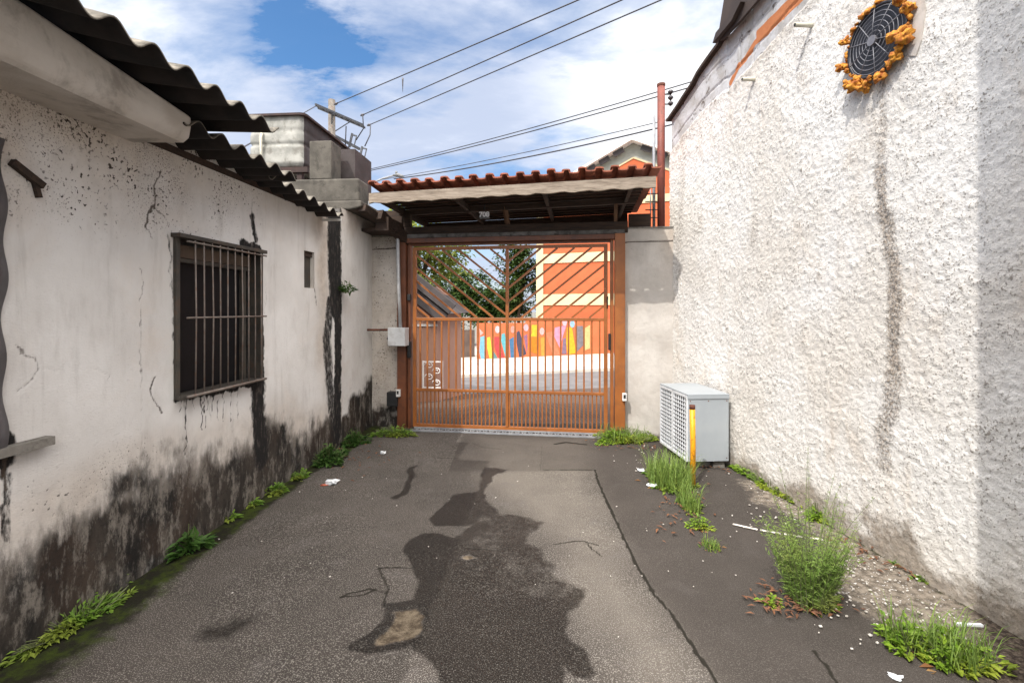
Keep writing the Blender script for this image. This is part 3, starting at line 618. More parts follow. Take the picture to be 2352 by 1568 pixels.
# ============================================================ SECOND HOUSE BEHIND (taller end wall with slab and parapet)
SH = thing('end_house', 'taller pale house end with grey concrete slab and block parapet beside the gate', 'house', LO, LA)
def end_wall():
    us = ar(5.31, 6.42, .015); vs = np.concatenate([[-1.6], ar(0, 2.63, .015)]); U, V = np.meshgrid(us, vs, indexing='ij'); n1_ = fbm(U * 5, V * 5, 4, 61)
    mould = 1 - sst(-.14, .12, V - .34 - .35 * (U - 5.3) + .4 * (n1_ - .5)); z0 = np.zeros(U.shape); black = np.zeros(U.shape); stroke(black, U, V, [(5.31, 0), (5.31, 2.6)], .004, .03, .85)
    grime = .5 * sst(2.2, 2.65, V) + .5 * sst(6.0, 6.35, U) * .6
    def pos(u, v): return (-.012 - .10 * sst(6.0, 6.42, u) * 0 + .010 * (fbm(u * 3, v * 3, 3, 7) - .5), u, v)
    grid('wall', us, vs, pos, 'old_render', SH, None, dict(mould=mould, grime=grime, black=black, speck=z0 + .1, crack=z0))
end_wall()
mb = MB(); mb.bb(-4, -.03, 5.31, 6.41, -1.7, 2.62); mb.bb(-6, -1.6, 6.42, 10.2, -1.7, 3.2); obj('house_core', mb, 'concrete_dark', SH)
mb = MB(); mb.prism([(-3.5, 2.625), (.04, 2.635), (.17, 2.665), (.17, 2.735), (-3.5, 2.735)], 'y', 5.42, 6.42); bevel(obj('roof_slab', mb, 'concrete_old', SH), .015)
mb = MB(); mb.bb(-1.2, .11, 5.50, 5.80, 2.737, 3.01); mb.bb(-1.2, -.15, 5.80, 6.3, 2.737, 2.95); bevel(obj('parapet', mb, 'concrete_old', SH), .025, 3)
mb = MB(); mb.bb(-.49, -.225, 5.52, 5.78, 3.012, 3.455); bevel(obj('pillar_stub', mb, 'concrete_old', SH), .01)
mb = MB(); mb.bb(-.50, -.09, 5.87, 6.4, 2.955, 3.47); obj('rear_block', mb, 'tank_side', SH)

# water tank on a stand
TK = thing('water_tank', 'big ribbed grey metal water tank with dark lid on the roof behind', 'tank', (LO[0], 0, 0), LA)
y0, y1, x0, x1, z0_, z1_ = 7.50, 9.26, -2.55, -1.625, 3.79, 4.585
def rr_(x0, x1, y0, y1, r, n=6):
    P = []
    for cx, cy, a0 in ((x1 - r, y1 - r, 0), (x0 + r, y1 - r, 90), (x0 + r, y0 + r, 180), (x1 - r, y0 + r, 270)):
        for i in range(n + 1): a = R(a0 + 90 * i / n); P.append((cx + r * math.cos(a), cy + r * math.sin(a)))
    return P
mb = MB(); base_o = None; nz = 40; rings = []
for i in range(nz + 1):
    z = z0_ + (z1_ - z0_) * i / nz; t_ = i / nz
    rib = -.020 * (math.exp(-((t_ - .45) / .035) ** 2) + .6 * math.exp(-((t_ - .72) / .05) ** 2)) - .04 * max(0, .08 - t_) / .08
    P = rr_(x0 - rib, x1 + rib, y0 - rib, y1 + rib, .09); rings.append(len(mb.v)); mb.v += [(p[0], p[1], z) for p in P]; m_ = len(P)
for i in range(nz):
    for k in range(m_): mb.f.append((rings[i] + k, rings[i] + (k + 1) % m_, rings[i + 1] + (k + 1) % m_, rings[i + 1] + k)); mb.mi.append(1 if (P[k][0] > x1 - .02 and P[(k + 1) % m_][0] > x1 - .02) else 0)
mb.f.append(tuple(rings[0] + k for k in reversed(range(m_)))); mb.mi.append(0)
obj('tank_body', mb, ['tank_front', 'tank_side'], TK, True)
mb = MB(); P = rr_(x0 - .05, x1 + .05, y0 - .05, y1 + .05, .1); mb.prism(P, 'z', z1_, z1_ + .035); obj('lid', mb, 'tank_lid', TK)
mb = MB(); mb.tube([(x0 + .25, y0 - .02, z1_ - .25), (x0 + .25, y0 - .05, z1_ - .35), (x0 + .25, y0 - .03, 3.5)], .02); obj('pipe', mb, 'pvc', TK, True)
mb = MB()
for X_ in (x0 + .1, (x0 + x1) / 2, x1 - .1):
    for Y_ in (y0 + .1, y1 - .1): mb.bb(X_ - .04, X_ + .04, Y_ - .04, Y_ + .04, 3.2, 3.72)
mb.bb(x0 - .05, x1 + .05, y0 + .03, y0 + .12, 3.7, 3.785); mb.bb(x0 - .05, x1 + .05, y1 - .12, y1 - .03, 3.7, 3.785); mb.bb(x0, x1, y0 + .5, y1 - .2, 3.2, 3.69); obj('stand', mb, 'tank_lid', TK)
mb = MB(); rg = random.Random(3)
for i in range(6):
    cx = x0 + .42 + i * .055; mb.box((cx, y0 + .25 + rg.uniform(-.05, .05), z1_ + .052 + rg.uniform(0, .03)), (.09, .2, .025), Matrix.Rotation(rg.uniform(-.4, .4), 3, 'Y'))
tl = obj('broken_tile_pile', mb, 'terracotta', None, loc=LO); tl.rotation_euler = (0, 0, LA); tag(tl, 'pile of broken orange roof tiles lying on the water tank lid', 'roof tiles')

# ============================================================ GATE, WING WALLS
def rough_wall(name, label, x0, x1, z1, seed, capz=None):
    o = thing(name, label, 'wall', GO, GA); us = ar(x0, x1, .012); vs = np.concatenate([[-1.6], ar(0, z1, .012)]); U, V = np.meshgrid(us, vs, indexing='ij')
    n1_ = fbm(U * 6, V * 6, 4, seed); z0 = np.zeros(U.shape)
    mould = 1 - sst(-.14, .12, V - (.30 if x0 < 0 else -.02) + .4 * (n1_ - .5)); crack = np.zeros(U.shape)
    stroke(crack, U, V + .02 * (n1_ - .5), [(x0, z1 - .16), (x1, z1 - .15)], .003, .012, .9)
    grime = .75 * fbm(U * 3, V * 3, 4, seed + 3) if x0 < 0 else .25 * fbm(U * 3, V * 3, 4, seed + 3) + .5 * sst(x1 - .35, x1 - .02, U + .1 * n1_) * sst(1.6, 2.3, V)
    bk = .6 * sst(x1 - .3, x1, U + .15 * (n1_ - .5)) * sst(z1 - .9, z1 - .2, V) if x0 > 0 else .45 * sst(.62, .8, fbm(U * 4, V * 8, 4, 77))
    def pos(u, v): return (u, -.0 + .010 * (fbm(u * 4, v * 4, 4, seed) - .5) + .004 * (fbm(u * 40, v * 40, 3, seed) - .5) + .012 * (v > z1 - .155) * (-1), v)
    grid('wall_face', us, vs, pos, 'wing_render', o, None, dict(mould=mould, grime=grime, black=bk, speck=z0 + (.35 if x0 < 0 else .1), crack=crack))
    mb = MB(); mb.bb(x0, x1, .025, .16, -1.7, z1); mb.bb(x0 - .001, x1 + .001, -.02, .16, z1, z1 + .02); obj('wall_core', mb, 'concrete', o); return o
rough_wall('gate_wing_wall', 'grey stained wing wall left of the gate behind the conduit and meter box', -1.93, -1.455, 2.44, 11)
rough_wall('gate_wing_wall', 'whitewashed wing wall between the right gate post and the roughcast building', 1.36, 2.06, 2.47, 12)
G = thing('driveway_gate', 'orange steel driveway gate with diagonal bars above and vertical bars below', 'gate', GO, GA)
mb = MB(); mb.bb(-1.457, -1.345, -.09, .05, -.02, 2.40); mb.bb(-1.335, -1.30, -.04, .05, -.02, 2.38); bevel(obj('post', mb, 'gate_paint_dark', G), .004)
mb = MB(); mb.bb(1.245, 1.365, -.09, .05, 0, 2.41); mb.bb(1.195, 1.235, -.04, .05, 0, 2.38); bevel(obj('post', mb, 'gate_paint', G), .004)
mb = MB(); mb.bb(-1.345, 1.245, -.085, .05, 2.345, 2.405); mb.bb(-1.300, 1.195, -.03, .05, 2.318, 2.342); bevel(obj('lintel', mb, 'gate_paint_dark', G), .004)
X0, X1, XC, ZT, ZM, ZL, ZB = -1.275, 1.165, -.06, 2.30, 1.385, .487, .035
mb = MB(); y_a, y_b = -.02, .02
mb.bb(X0, X0 + .045, y_a, y_b, ZB - .02, ZT); mb.bb(X1 - .045, X1, y_a, y_b, ZB - .02, ZT)
for z, h in ((ZT - .02, .04), (ZM, .04), (ZL, .035), (ZB, .045)): mb.bb(X0 + .045, X1 - .045, y_a + .002, y_b - .002, z - h / 2, z + h / 2)
mb.bb(XC - .018, XC + .018, y_a - .004, y_b + .004, ZB + .02, ZT - .04)
LF = obj('gate_leaf', mb, 'gate_paint', G); bevel(LF, .003)
def gbar(p, q, w=.022): m_ = MB(); m_.bar((p[0], 0, p[1]), (q[0], 0, q[1]), w, w, (0, 1, 0)); obj('bar', m_, 'gate_paint', LF)
nb = 25; sp_ = (X1 - X0) / (nb + 1)
for i in range(nb):
    x = X0 + sp_ * (i + 1)
    if abs(x - XC) > .03: gbar((x, ZL + .017), (x, ZM - .02), .020)
nl = 46; sp2 = (X1 - X0 - .06) / (nl + 1)
for i in range(nl):
    x = X0 + .03 + sp2 * (i + 1)
    if abs(x - XC) > .026: gbar((x, ZB + .022), (x, ZL - .017), .016)
za, zb, sl = ZM + .02, ZT - .04, .80
for side in (-1, 1):
    xin = XC + side * .018; xo = X0 + .045 if side < 0 else X1 - .045; wd = abs(xo - xin)
    for k in range(-6, 13):
        c0 = .04 + k * .178 * .93           # height where the bar meets the middle stile
        u0, z_0 = 0.0, za + c0
        if z_0 < za: u0 = (za - z_0) / sl; z_0 = za
        if u0 > wd - .01 or z_0 > zb - .03: continue
        u1 = wd; z_1 = za + c0 + sl * wd
        if z_1 > zb: u1 = (zb - za - c0) / sl; z_1 = zb
        if u1 - u0 < .04: continue
        gbar((xin + side * u0, z_0), (xin + side * u1, z_1), .024)
mb = MB(); mb.bb(1.17, 1.20, -.06, -.015, 1.02, 1.22); bevel(obj('lock', mb, 'black', G), .006)
for (z0, z1) in ((.90, 1.10), (1.62, 1.70)):
    mb = MB(); mb.bb(-1.33, -1.285, -.075, -.03, z0, z1); bevel(obj('hinge', mb, 'black', G), .006)
mb = MB(); mb.tube([(1.16, -.03, 1.52), (1.16, -.055, 1.60), (1.165, -.03, 1.66)], .008); obj('handle', mb, 'black', G, True)
mb = MB()
for i in range(30):
    x = -1.2 + i * .08; mb.bar((x, -.16, .012), (x + .04, -.05, .012), .008); mb.bar((x + .04, -.05, .0125), (x + .08, -.16, .0125), .008)
mb.bb(-1.25, 1.2, -.185, -.165, 0, .02); mb.bb(-1.25, 1.2, -.045, -.025, 0, .02)
dg = obj('drain_grate', mb, 'grey_steel', None, loc=GO); dg.rotation_euler = (0, 0, GA); tag(dg, 'zigzag steel drain grate lying across the drive under the gate', 'drain grate')
# sensors, junction box, conduit, rod, black box
def boxy(name, label, cat, x0, x1, y0, y1, z0, z1, mat, extra=None):
    mb = MB(); mb.bb(x0, x1, y0, y1, z0, z1)
    if extra: extra(mb)
    o = obj(name, mb, mat, None, loc=GO); o.rotation_euler = (0, 0, GA); bevel(o, .005); return tag(o, label, cat)
p = gw(938, 752, -.12); q = gw(899, 793, -.12)
jb = thing('junction_box', 'grey metal junction box on the left gate post under the white conduit', 'junction box', GO, GA)
mb = MB(); mb.bb(q[0] - .0, p[0] + .0, -.24, -.095, q[1], p[1]); bevel(obj('box_body', mb, 'box_grey', jb), .006)
mb = MB(); mb.bb(q[0] + .006, p[0] - .006, -.246, -.241, q[1] + .008, p[1] - .008); obj('cover', mb, 'box_grey', jb)
mb = MB(); mb.tube([(q[0] - .03, -.17, q[1] + .09), (q[0], -.17, q[1] + .09)], .018); obj('cable_gland', mb, 'black', jb, True)
a_, b_, c_ = gw(914, 532, -.14), gw(916, 640, -.14), gw(921, 750, -.14)
mb = MB(); mb.tube([(a_[0], -.15, a_[1] + .06), (a_[0], -.15, a_[1]), (b_[0], -.15, b_[1]), (c_[0], -.16, c_[1] - .01)], .022, 10)
cd = obj('conduit_pipe', mb, 'galvanised', None, True, loc=GO); cd.rotation_euler = (0, 0, GA); tag(cd, 'pale grey conduit pipe rising from the junction box to the roof', 'pipe')
a_, b_ = gw(837, 757, -.1), gw(899, 757, -.1)
mb = MB(); mb.tube([(a_[0] - .02, -.16, a_[1]), (b_[0], -.16, b_[1])], .014); mb.bb(a_[0] - .02, a_[0] - .005, -.18, -.14, a_[1] - .05, a_[1] + .04)
o = obj('wall_rod', mb, 'rust', None, True, loc=GO); o.rotation_euler = (0, 0, GA); tag(o, 'rusty horizontal rod running from the left wall to the junction box', 'rod')
a_, b_ = gw(893, 930, -.05), gw(917, 899, -.05); boxy('motor_box', 'small black box low on the left wing wall beside the gate post', 'box', a_[0], b_[0], -.12, -.02, a_[1], b_[1], 'black')
for (xa, ya, lab) in ((916, 902, 'tiny white photocell on the left gate post above the weeds'), (1434, 911, 'tiny white photocell on the right gate post near the cage')):
    a_ = gw(xa, ya, -.1); s_ = thing('photocell', lab, 'sensor', GO, GA, 'gate photocells')
    mb = MB(); mb.bb(a_[0] - .025, a_[0] + .025, -.135, -.092, a_[1] - .045, a_[1] + .045); bevel(obj('sensor_body', mb, 'trim_white', s_), .005)
    mb = MB(); mb.bb(a_[0] - .012, a_[0] + .012, -.141, -.136, a_[1] - .01, a_[1] + .03); obj('lens', mb, 'black', s_)

# ============================================================ CANOPY
CP = thing('gate_canopy', 'tiled wooden canopy roof with red clay tiles over the gate', 'canopy', GO, GA)
YF, YB = -.86, 1.02; XL, XR = -1.50, 1.59
def cz(x, y): return 2.795 + .022 * (x + 1.5) - .004 * (y - YF)
pt = .163; nt = int((XR - XL) / pt)
mb = MB()
for i in range(nt + 1):
    xc = XL + pt * (i + .5)
    for row in range(5):
        yA = YF - .06 + row * .40; yB = yA + .44; lift = .012 * (5 - row) * 0
        za_, zb_ = cz(xc, yA) + .052, cz(xc, yB) + .030
        rj = random.Random(i * 7 + row); jx = rj.uniform(-.008, .008); jz = rj.uniform(-.006, .008)
        for (off, up, wd) in ((0, 1, .092), (pt / 2, -1, .105)):
            n = 7; vs_ = []
            for (yy, zz) in ((yA + rj.uniform(-.015, .015) * (row == 0), za_ + jz), (yB, zb_ + jz)):
                for k in range(n):
                    a = math.pi * k / (n - 1); wx = -math.cos(a) * wd / 2; hz_ = math.sin(a) ** .4 * .024 * up
                    base_z = .026 if up > 0 else .032
                    vs_.append((xc + off + jx + wx, yy, zz + base_z + hz_))
            vs2 = [(v[0], v[1], v[2] + .014) for v in vs_]
            N2 = 2 * n
            fs = []
            for k in range(n - 1): fs += [(k, n + k, n + k + 1, k + 1), (N2 + k, N2 + k + 1, N2 + n + k + 1, N2 + n + k), (k, k + 1, N2 + k + 1, N2 + k), (n + k + 1, n + k, N2 + n + k, N2 + n + k + 1)]
            fs += [(0, N2, N2 + n, n), (n - 1, N2 - 1, 2 * N2 - 1, N2 + n - 1)]
            mb.add(vs_ + vs2, fs)
obj('roof_tiles', mb, 'terracotta', CP)
mb = MB(); n = 60; yb_ = YF - .02; low = []
rg = random.Random(8)
pts_b = [(XL + .03 + (XR - .02 - XL) * i / n) for i in range(n + 1)]
bz = [cz(x, YF) - .118 + .006 * math.sin(i * 1.25) + rg.uniform(-.003, .003) for i, x in enumerate(pts_b)]
poly = [(x, z) for x, z in zip(pts_b, bz)] + [(x, cz(x, YF) - .008) for x in reversed(pts_b)]
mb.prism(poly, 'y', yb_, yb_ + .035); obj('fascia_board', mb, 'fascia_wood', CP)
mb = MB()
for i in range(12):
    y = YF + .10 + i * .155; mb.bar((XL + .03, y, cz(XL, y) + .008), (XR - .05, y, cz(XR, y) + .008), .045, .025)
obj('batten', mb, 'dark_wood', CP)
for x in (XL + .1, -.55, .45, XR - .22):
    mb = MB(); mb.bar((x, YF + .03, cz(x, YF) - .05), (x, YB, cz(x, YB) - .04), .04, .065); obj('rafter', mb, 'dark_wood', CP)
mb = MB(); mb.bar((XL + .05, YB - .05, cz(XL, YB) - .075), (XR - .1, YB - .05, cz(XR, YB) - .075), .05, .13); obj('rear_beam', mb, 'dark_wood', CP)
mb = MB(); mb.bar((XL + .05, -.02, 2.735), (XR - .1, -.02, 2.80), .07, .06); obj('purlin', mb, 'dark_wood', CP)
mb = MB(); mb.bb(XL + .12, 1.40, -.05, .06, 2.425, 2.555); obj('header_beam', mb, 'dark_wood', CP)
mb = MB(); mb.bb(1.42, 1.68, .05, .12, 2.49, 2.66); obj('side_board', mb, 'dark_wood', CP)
mb = MB(); mb.bb(XL + .12, 1.36, -.08, -.055, 2.408, 2.455); obj('header_strip', mb, 'concrete_dark', CP)
for xd in (1166, 1414):
    a_ = gw(xd, 520); mb = MB(); mb.bar((a_[0], -.0, 2.555), (a_[0] + (.0 if xd > 1200 else -.03), -.03, 2.78), .042, .05); obj('strut', mb, 'brown_wood', CP)
mb = MB(); mb.bb(-1.56, -1.40, -.5, .1, 2.44, 2.60); mb.bar((-1.50, -.55, 2.62), (-1.36, .0, 2.38), .10, .12); mb.bar((-1.62, -.75, 2.66), (-1.50, -.2, 2.52), .12, .08); mb.bar((-1.34, -.02, 2.56), (-1.34, -.02, 2.74), .09, .07); mb.bb(-1.86, -1.36, -.35, .35, 2.462, 2.50); mb.bb(-1.86, -1.47, .1, .2, 2.5, 2.80); obj('corner_brace', mb, 'dark_wood', CP)
# floodlight / number plate hanging under the canopy
FL = thing('plate_light', 'small grey plate with white numerals hanging under the canopy', 'sign', GO, GA)
a_, b_ = gw(1102, 503, -.25), gw(1124, 486, -.25)
mb = MB(); mb.bb(a_[0], b_[0], -.27, -.24, a_[1], b_[1]); bevel(obj('plate', mb, 'lamp_grey', FL), .004)
mb = MB(); mb.bb((a_[0] + b_[0]) / 2 - .006, (a_[0] + b_[0]) / 2 + .006, -.262, -.248, b_[1], b_[1] + .09); obj('bracket', mb, 'black', FL)
fc = bpy.data.curves.new('numerals', 'FONT'); fc.body = '708'; fc.size = .082; fc.extrude = .002; fc.align_x = 'CENTER'; fc.align_y = 'CENTER'; fc.offset = .003
fo_ = bpy.data.objects.new('numerals', fc); C.objects.link(fo_); me_ = bpy.data.meshes.new_from_object(fo_.evaluated_get(bpy.context.evaluated_depsgraph_get())); bpy.data.objects.remove(fo_)
fo_ = bpy.data.objects.new('numerals', me_); me_.materials.clear(); me_.materials.append(M['lamp_face']); fo_.rotation_euler = (R(90), 0, 0); fo_.location = ((a_[0] + b_[0]) / 2, -.273, (a_[1] + b_[1]) / 2 + .004); link(fo_, FL)
# small security grille between canopy and right wall
sg = thing('security_grille', 'black rod grille filling the gap between canopy end and roughcast wall', 'grille', GO, GA)
a_, b_ = gw(1482, 515, .1), gw(1531, 430, .1)
mb = MB(); mb.tube([(b_[0] - .03, .1, a_[1] - .02), (b_[0] - .03, .1, b_[1])], .012, 6); mb.tube([(gw(1494, 500, .1)[0], .1, a_[1]), (gw(1494, 500, .1)[0], .1, b_[1] - .02)], .007, 6); obj('upright', mb, 'grey_steel', sg, True)
for yy in (445, 463, 482, 500):
    z_ = gw(1500, yy, .1)[1]; mb = MB(); mb.tube([(a_[0], .1, z_), (b_[0] - .03, .1, z_)], .007, 6); obj('rod', mb, 'black', sg, True)

# ============================================================ RIGHT BUILDING
RB = thing('roughcast_building', 'tall white roughcast building with bare block band along the top on the right', 'building', RO, RA)
def bend(u): t_ = np.maximum(0, u - 4.5); return -.095 * (t_ / 1.2) ** 2
TOPP = [(5.77, 3.78), (5.60, 3.84), (5.20, 4.04), (5.0, 4.10), (4.78, 4.17), (4.4, 4.19), (3.8, 4.24), (1.0, 4.5), (-2, 4.8)]
PLAS = [(5.77, 3.39), (5.2, 3.62), (4.53, 3.665), (3.79, 3.765), (3.5, 3.80), (1, 4.1), (-2, 4.3)]
def interp(u, T): T = sorted(T); return np.interp(u, [p[0] for p in T], [p[1] for p in T])
def right_wall():
    us = np.concatenate([[-1.6, -.5, .5], ar(1.2, 5.77, .011)]); ts = np.concatenate([[-.4], ar(0, 1, .0027)])
    U, T = np.meshgrid(us, ts, indexing='ij'); V = T * interp(U, TOPP); n1_ = fbm(U * 5, V * 5, 4, 71)
    zp = interp(U, PLAS) + .06 * (fbm(U * 6, V * 0 + 3, 4, 5) - .5)
    block = sst(-.008, .012, V - zp)
    lump = (1 - np.abs(2 * fbm(U * 38, V * 38, 3, 81) - 1)) ; lump2 = fbm(U * 70, V * 70, 2, 82); big = fbm(U * 8, V * 8, 3, 83)
    hgt = .55 * lump + .35 * lump2 + .5 * big
    cav_ = np.clip(1 - (hgt - .35) * 1.4, 0, 1)
    disp = (hgt - .7) * .020 * (1 - block) + block * (.028 + .004 * fbm(U * 20, V * 20, 3, 6))
    # block joints
    cs = ((V - zp) / .20); joint = np.zeros(U.shape)
    jz = np.abs(((V - zp - .13) % .21) - .0); joint = np.maximum(joint, (1 - sst(.004, .014, np.minimum(jz, .21 - jz))) * block)
    ju = (U + .2 * np.floor((V - zp - .13) / .21)) % .41; joint = np.maximum(joint, (1 - sst(.004, .014, np.minimum(ju, .41 - ju))) * block * (fbm(U * 3, V * 3, 2, 9) > .45))
    disp = disp + joint * .012
    stain = np.zeros(U.shape)  # wall stains, with the spout's painted shadow among them
    wu = U + .06 * (fbm(U * 8, V * 8, 3, 91) - .5); wv = V
    stroke(stain, wu, wv, [rw(*q) for q in [(2022, 195), (2026, 260), (2024, 330), (2020, 395)]], .012, .05, .62)
    stroke(stain, wu, wv, [rw(*q) for q in [(2020, 390), (2026, 470), (2040, 540), (2050, 620), (2056, 690), (2052, 780), (2056, 850)]], .016, .07, .85)
    stroke(stain, wu, wv, [rw(*q) for q in [(2055, 850), (2045, 920), (2032, 970), (2026, 1060)]], .025, .09, .72)
    stroke(stain, wu, wv, [rw(*q) for q in [(1580, 360), (1577, 470), (1570, 640)]], .03, .10, .45); stroke(stain, wu, wv, [rw(*q) for q in [(1732, 500), (1730, 560)]], .02, .09, .5)
    stroke(stain, wu, wv, [rw(*q) for q in [(1860, 60), (1832, 200)]], .01, .05, .35)  # painted cast shadow of the nearer drain spout
    for q in ([(1620, 872), (1660, 890), (1690, 905)], [(1880, 730), (1960, 680)], [(1700, 830), (1740, 780)]): stroke(stain, wu, wv, [rw(*z) for z in q], .02, .10, .32)
    stain = np.maximum(stain, .5 * sst(5.55, 5.77, U + .15 * (n1_ - .5)) * sst(2.9, 2.4, V) * sst(1.6, 2.1, V))
    foot = 1 - sst(-.05, .32, V - .05 + .4 * (n1_ - .5)); foot = np.maximum(foot, (1 - sst(.1, .55, V + .3 * (n1_ - .5))) * sst(4.6, 3.9, U) * sst(3.0, 3.9, U) * .45)
    foot = np.maximum(foot, .55 * sst(-.30, -.02, V - zp + .1 * (n1_ - .5)) * (1 - block))
    brick = np.zeros(U.shape)
    zb0, zb1 = 3.845 + .02 * (4.25 - U), 3.965 + .02 * (4.25 - U)
    brick = np.maximum(brick, sst(zb0 - .006, zb0 + .006, V) * (1 - sst(zb1 - .006, zb1 + .006, V)) * (1 - sst(4.24, 4.27, U)))
    for q in ([(1725, 100), (1705, 135), (1692, 150)], [(1690, 150), (1672, 190)], [(1545, 310), (1535, 330)]): stroke(brick, U + .03 * (n1_ - .5), V, [rw(*z) for z in q], .022, .014, 1)
    def pos(u, t): return (disp + bend(u), u, t * interp(u, TOPP))
    grid('wall', us, ts, pos, 'roughcast', RB, None, dict(cav=cav_, stain=stain, foot=foot, block=np.maximum(block, 0), brick=brick), flip=True)
right_wall()
mb = MB(); mb.prism([(1.2, -1.7), (5.70, -1.7), (5.70, 3.70), (4.7, 4.08), (1.2, 4.38), (-4, 4.9), (-4, -1.7)], 'x', .12, 5); obj('building_core', mb, 'concrete', RB)
mb = MB(); mb.add([(bend(5.77) + .03, 5.77, -1.7), (.12, 5.70, -1.7), (.12, 5.70, 3.7), (bend(5.77) + .03, 5.77, 3.77)], [(0, 1, 2, 3)]); obj('end_face', mb, 'concrete', RB)
# wavy roof edge over the wall and the overhanging sheet
def roof_edge():
    mb = MB(); ys = ar(4.72, 5.80, .03); n = len(ys)
    top = interp(ys, TOPP) + .012 + .018 * np.abs(np.sin(ys * 6.5))
    for i, y in enumerate(ys):
        b_ = float(bend(y)); mb.v += [(b_ - .025, y, top[i] - .03), (b_ - .025, y, top[i] + .004), (3.0, y, top[i] + .25), (3.0, y, top[i] + .2)]
    for i in range(n - 1):
        for k in range(4): mb.f.append((i * 4 + k, i * 4 + (k + 1) % 4, (i + 1) * 4 + (k + 1) % 4, (i + 1) * 4 + k)); mb.mi.append(0)
    mb.f.append((0, 1, 2, 3)); mb.mi.append(0)
    obj('roof_edge', mb, 'dark_wood', RB)
    mb = MB(); mb.prism([(4.78, 4.175), (4.64, 4.55), (4.45, 5.1), (-1, 5.9), (-1, 4.62), (3.8, 4.17), (4.4, 4.13), (4.7, 4.13)], 'x', -.045, -.02)
    mb.prism([(4.79, 4.15), (4.73, 4.22), (4.30, 4.25), (4.45, 4.17)], 'x', -.09, -.046); obj('upper_cladding', mb, 'clad_brown', RB)  # second prism: corner flare added to throw a small triangular shadow
roof_edge()
# unseen pier, added so its corner throws the upright shadow on the wall
mb = MB(); mb.bb(-.90, -.03, .35, 1.28, -1.6, 6.2); bevel(obj('shadow_pier', mb, 'beam_render', RB), .02)
# drain spouts
for (x, y, lab, L) in ((1864, 59, 'cream drain spout high on the roughcast wall, nearer the fan', .13), (1732, 183, 'cream drain spout high on the roughcast wall, farther from the fan', .11)):
    u, z = rw(x, y); mb = MB(); mb.tube([(.03, u, z), (-L, u, z)], .016, 12); mb.cur = 1; mb.tube([(-L - .001, u, z), (-L + .002, u, z)], .012, 12)
    o = obj('drain_spout', mb, ['pvc', 'black'], None, True, loc=RO); o.rotation_euler = (0, 0, RA); tag(o, lab, 'drain spout', 'drain spouts')
# exhaust fan in orange foam
FN = thing('exhaust_fan', 'round black fan grille set in orange foam high on the roughcast wall', 'fan', RO, RA)
fu, fz, fr = 2.945, 3.145, .205
def circ(r, x, n=40): return [(x, fu + r * math.cos(2 * math.pi * k / n), fz + r * math.sin(2 * math.pi * k / n)) for k in range(n + 1)]
mb = MB(); mb.tube([(-.028, fu, fz), (-.010, fu, fz)], fr - .008, 40); obj('fan_disc', mb, 'fan_black', FN)
mb = MB(); mb.tube(circ(fr, -.03), .010, 8, False); obj('rim', mb, 'fan_black', FN, True)
for k in range(1, 7): mb = MB(); mb.tube(circ(.03 + k * .0265, -.048 + .002 * k), .0022, 6, False); obj('ring', mb, 'fan_wire', FN, True)
for k in range(10): a = 2 * math.pi * (k + .3) / 10; mb = MB(); mb.tube([(-.052, fu + .03 * math.cos(a), fz + .03 * math.sin(a)), (-.036, fu + fr * math.cos(a + .12), fz + fr * math.sin(a + .12))], .0026, 6); obj('spoke', mb, 'fan_wire', FN, True)
mb = MB(); mb.tube([(-.062, fu, fz), (-.045, fu, fz)], .030, 20); obj('hub', mb, 'fan_wire', FN, False)
mb = MB(); rg = random.Random(12)
for k in range(60):
    a = 2 * math.pi * k / 60 + rg.uniform(-.05, .05); rad = fr + .010 + rg.uniform(-.006, .014); s_ = rg.uniform(.007, .017)
    mb.blob((-.022 - rg.uniform(0, .02), fu + rad * math.cos(a), fz + rad * math.sin(a)), (s_ * 1.1, s_ * rg.uniform(.8, 1.5), s_ * rg.uniform(.8, 1.6)), rg, 2, .35)
for (a, rad, s_) in ((200, fr - .015, .055), (205, fr + .03, .05), (260, fr + .045, .038), (285, fr + .055, .045), (305, fr + .05, .05), (320, fr + .06, .034), (352, fr + .05, .034), (28, fr + .05, .034), (230, fr + .03, .036), (165, fr + .03, .04), (140, fr + .02, .045)):
    a = R(180 - a) if False else R(a); mb.blob((-.045, fu + rad * math.cos(a), fz + rad * math.sin(a)), (s_ * .7, s_ * .72, s_ * .6), rg, 3, .55)
obj('foam', mb, 'foam', FN, True)
mb = MB(); mb.prism([(2.675, 3.0), (2.71, 2.93), (2.76, 2.96), (2.75, 3.3), (2.70, 3.42), (2.665, 3.33), (2.655, 3.15)], 'x', -.004, .02); obj('mortar_patch', mb, 'beam_render', FN)
# brown post with insulators, grey pipe beside
BPX, BPY = (1518.5 - CX) / FPX * 5.80, 5.80
bp = thing('service_post', 'brown round steel service post standing between canopy and roughcast building', 'post', (BPX, BPY, 2.45))
mb = MB(); mb.tube([(0, 0, 0), (0, 0, 1.76)], .045, 16); obj('post_tube', mb, 'rust_paint', bp, True)
mb = MB(); mb.tube([(0, 0, 1.758), (0, 0, 1.785)], .050, 16); obj('cap', mb, 'rust', bp)
mb = MB(); mb.bar((.04, 0, 1.66), (.12, 0, 1.66), .012); mb.bar((.04, 0, 1.54), (.12, 0, 1.54), .012); mb.bar((.115, 0, 1.70), (.115, 0, 1.52), .012); obj('bracket', mb, 'black', bp)
for k in range(3): mb = MB(); zz = 1.55 + k * .07; mb.tube([(.115, 0, zz - .022), (.115, 0, zz), (.115, 0, zz + .022)], [.02, .036, .02], 10); obj('insulator', mb, 'insulator', bp, True)
mb = MB(); mb.tube([(-.075, .04, 0), (-.075, .04, 1.42)], .018, 10); o = obj('vent_pipe', mb, 'grey_steel', None, True, loc=(BPX, BPY, 2.45)); tag(o, 'thin grey pipe standing close beside the brown service post', 'pipe')

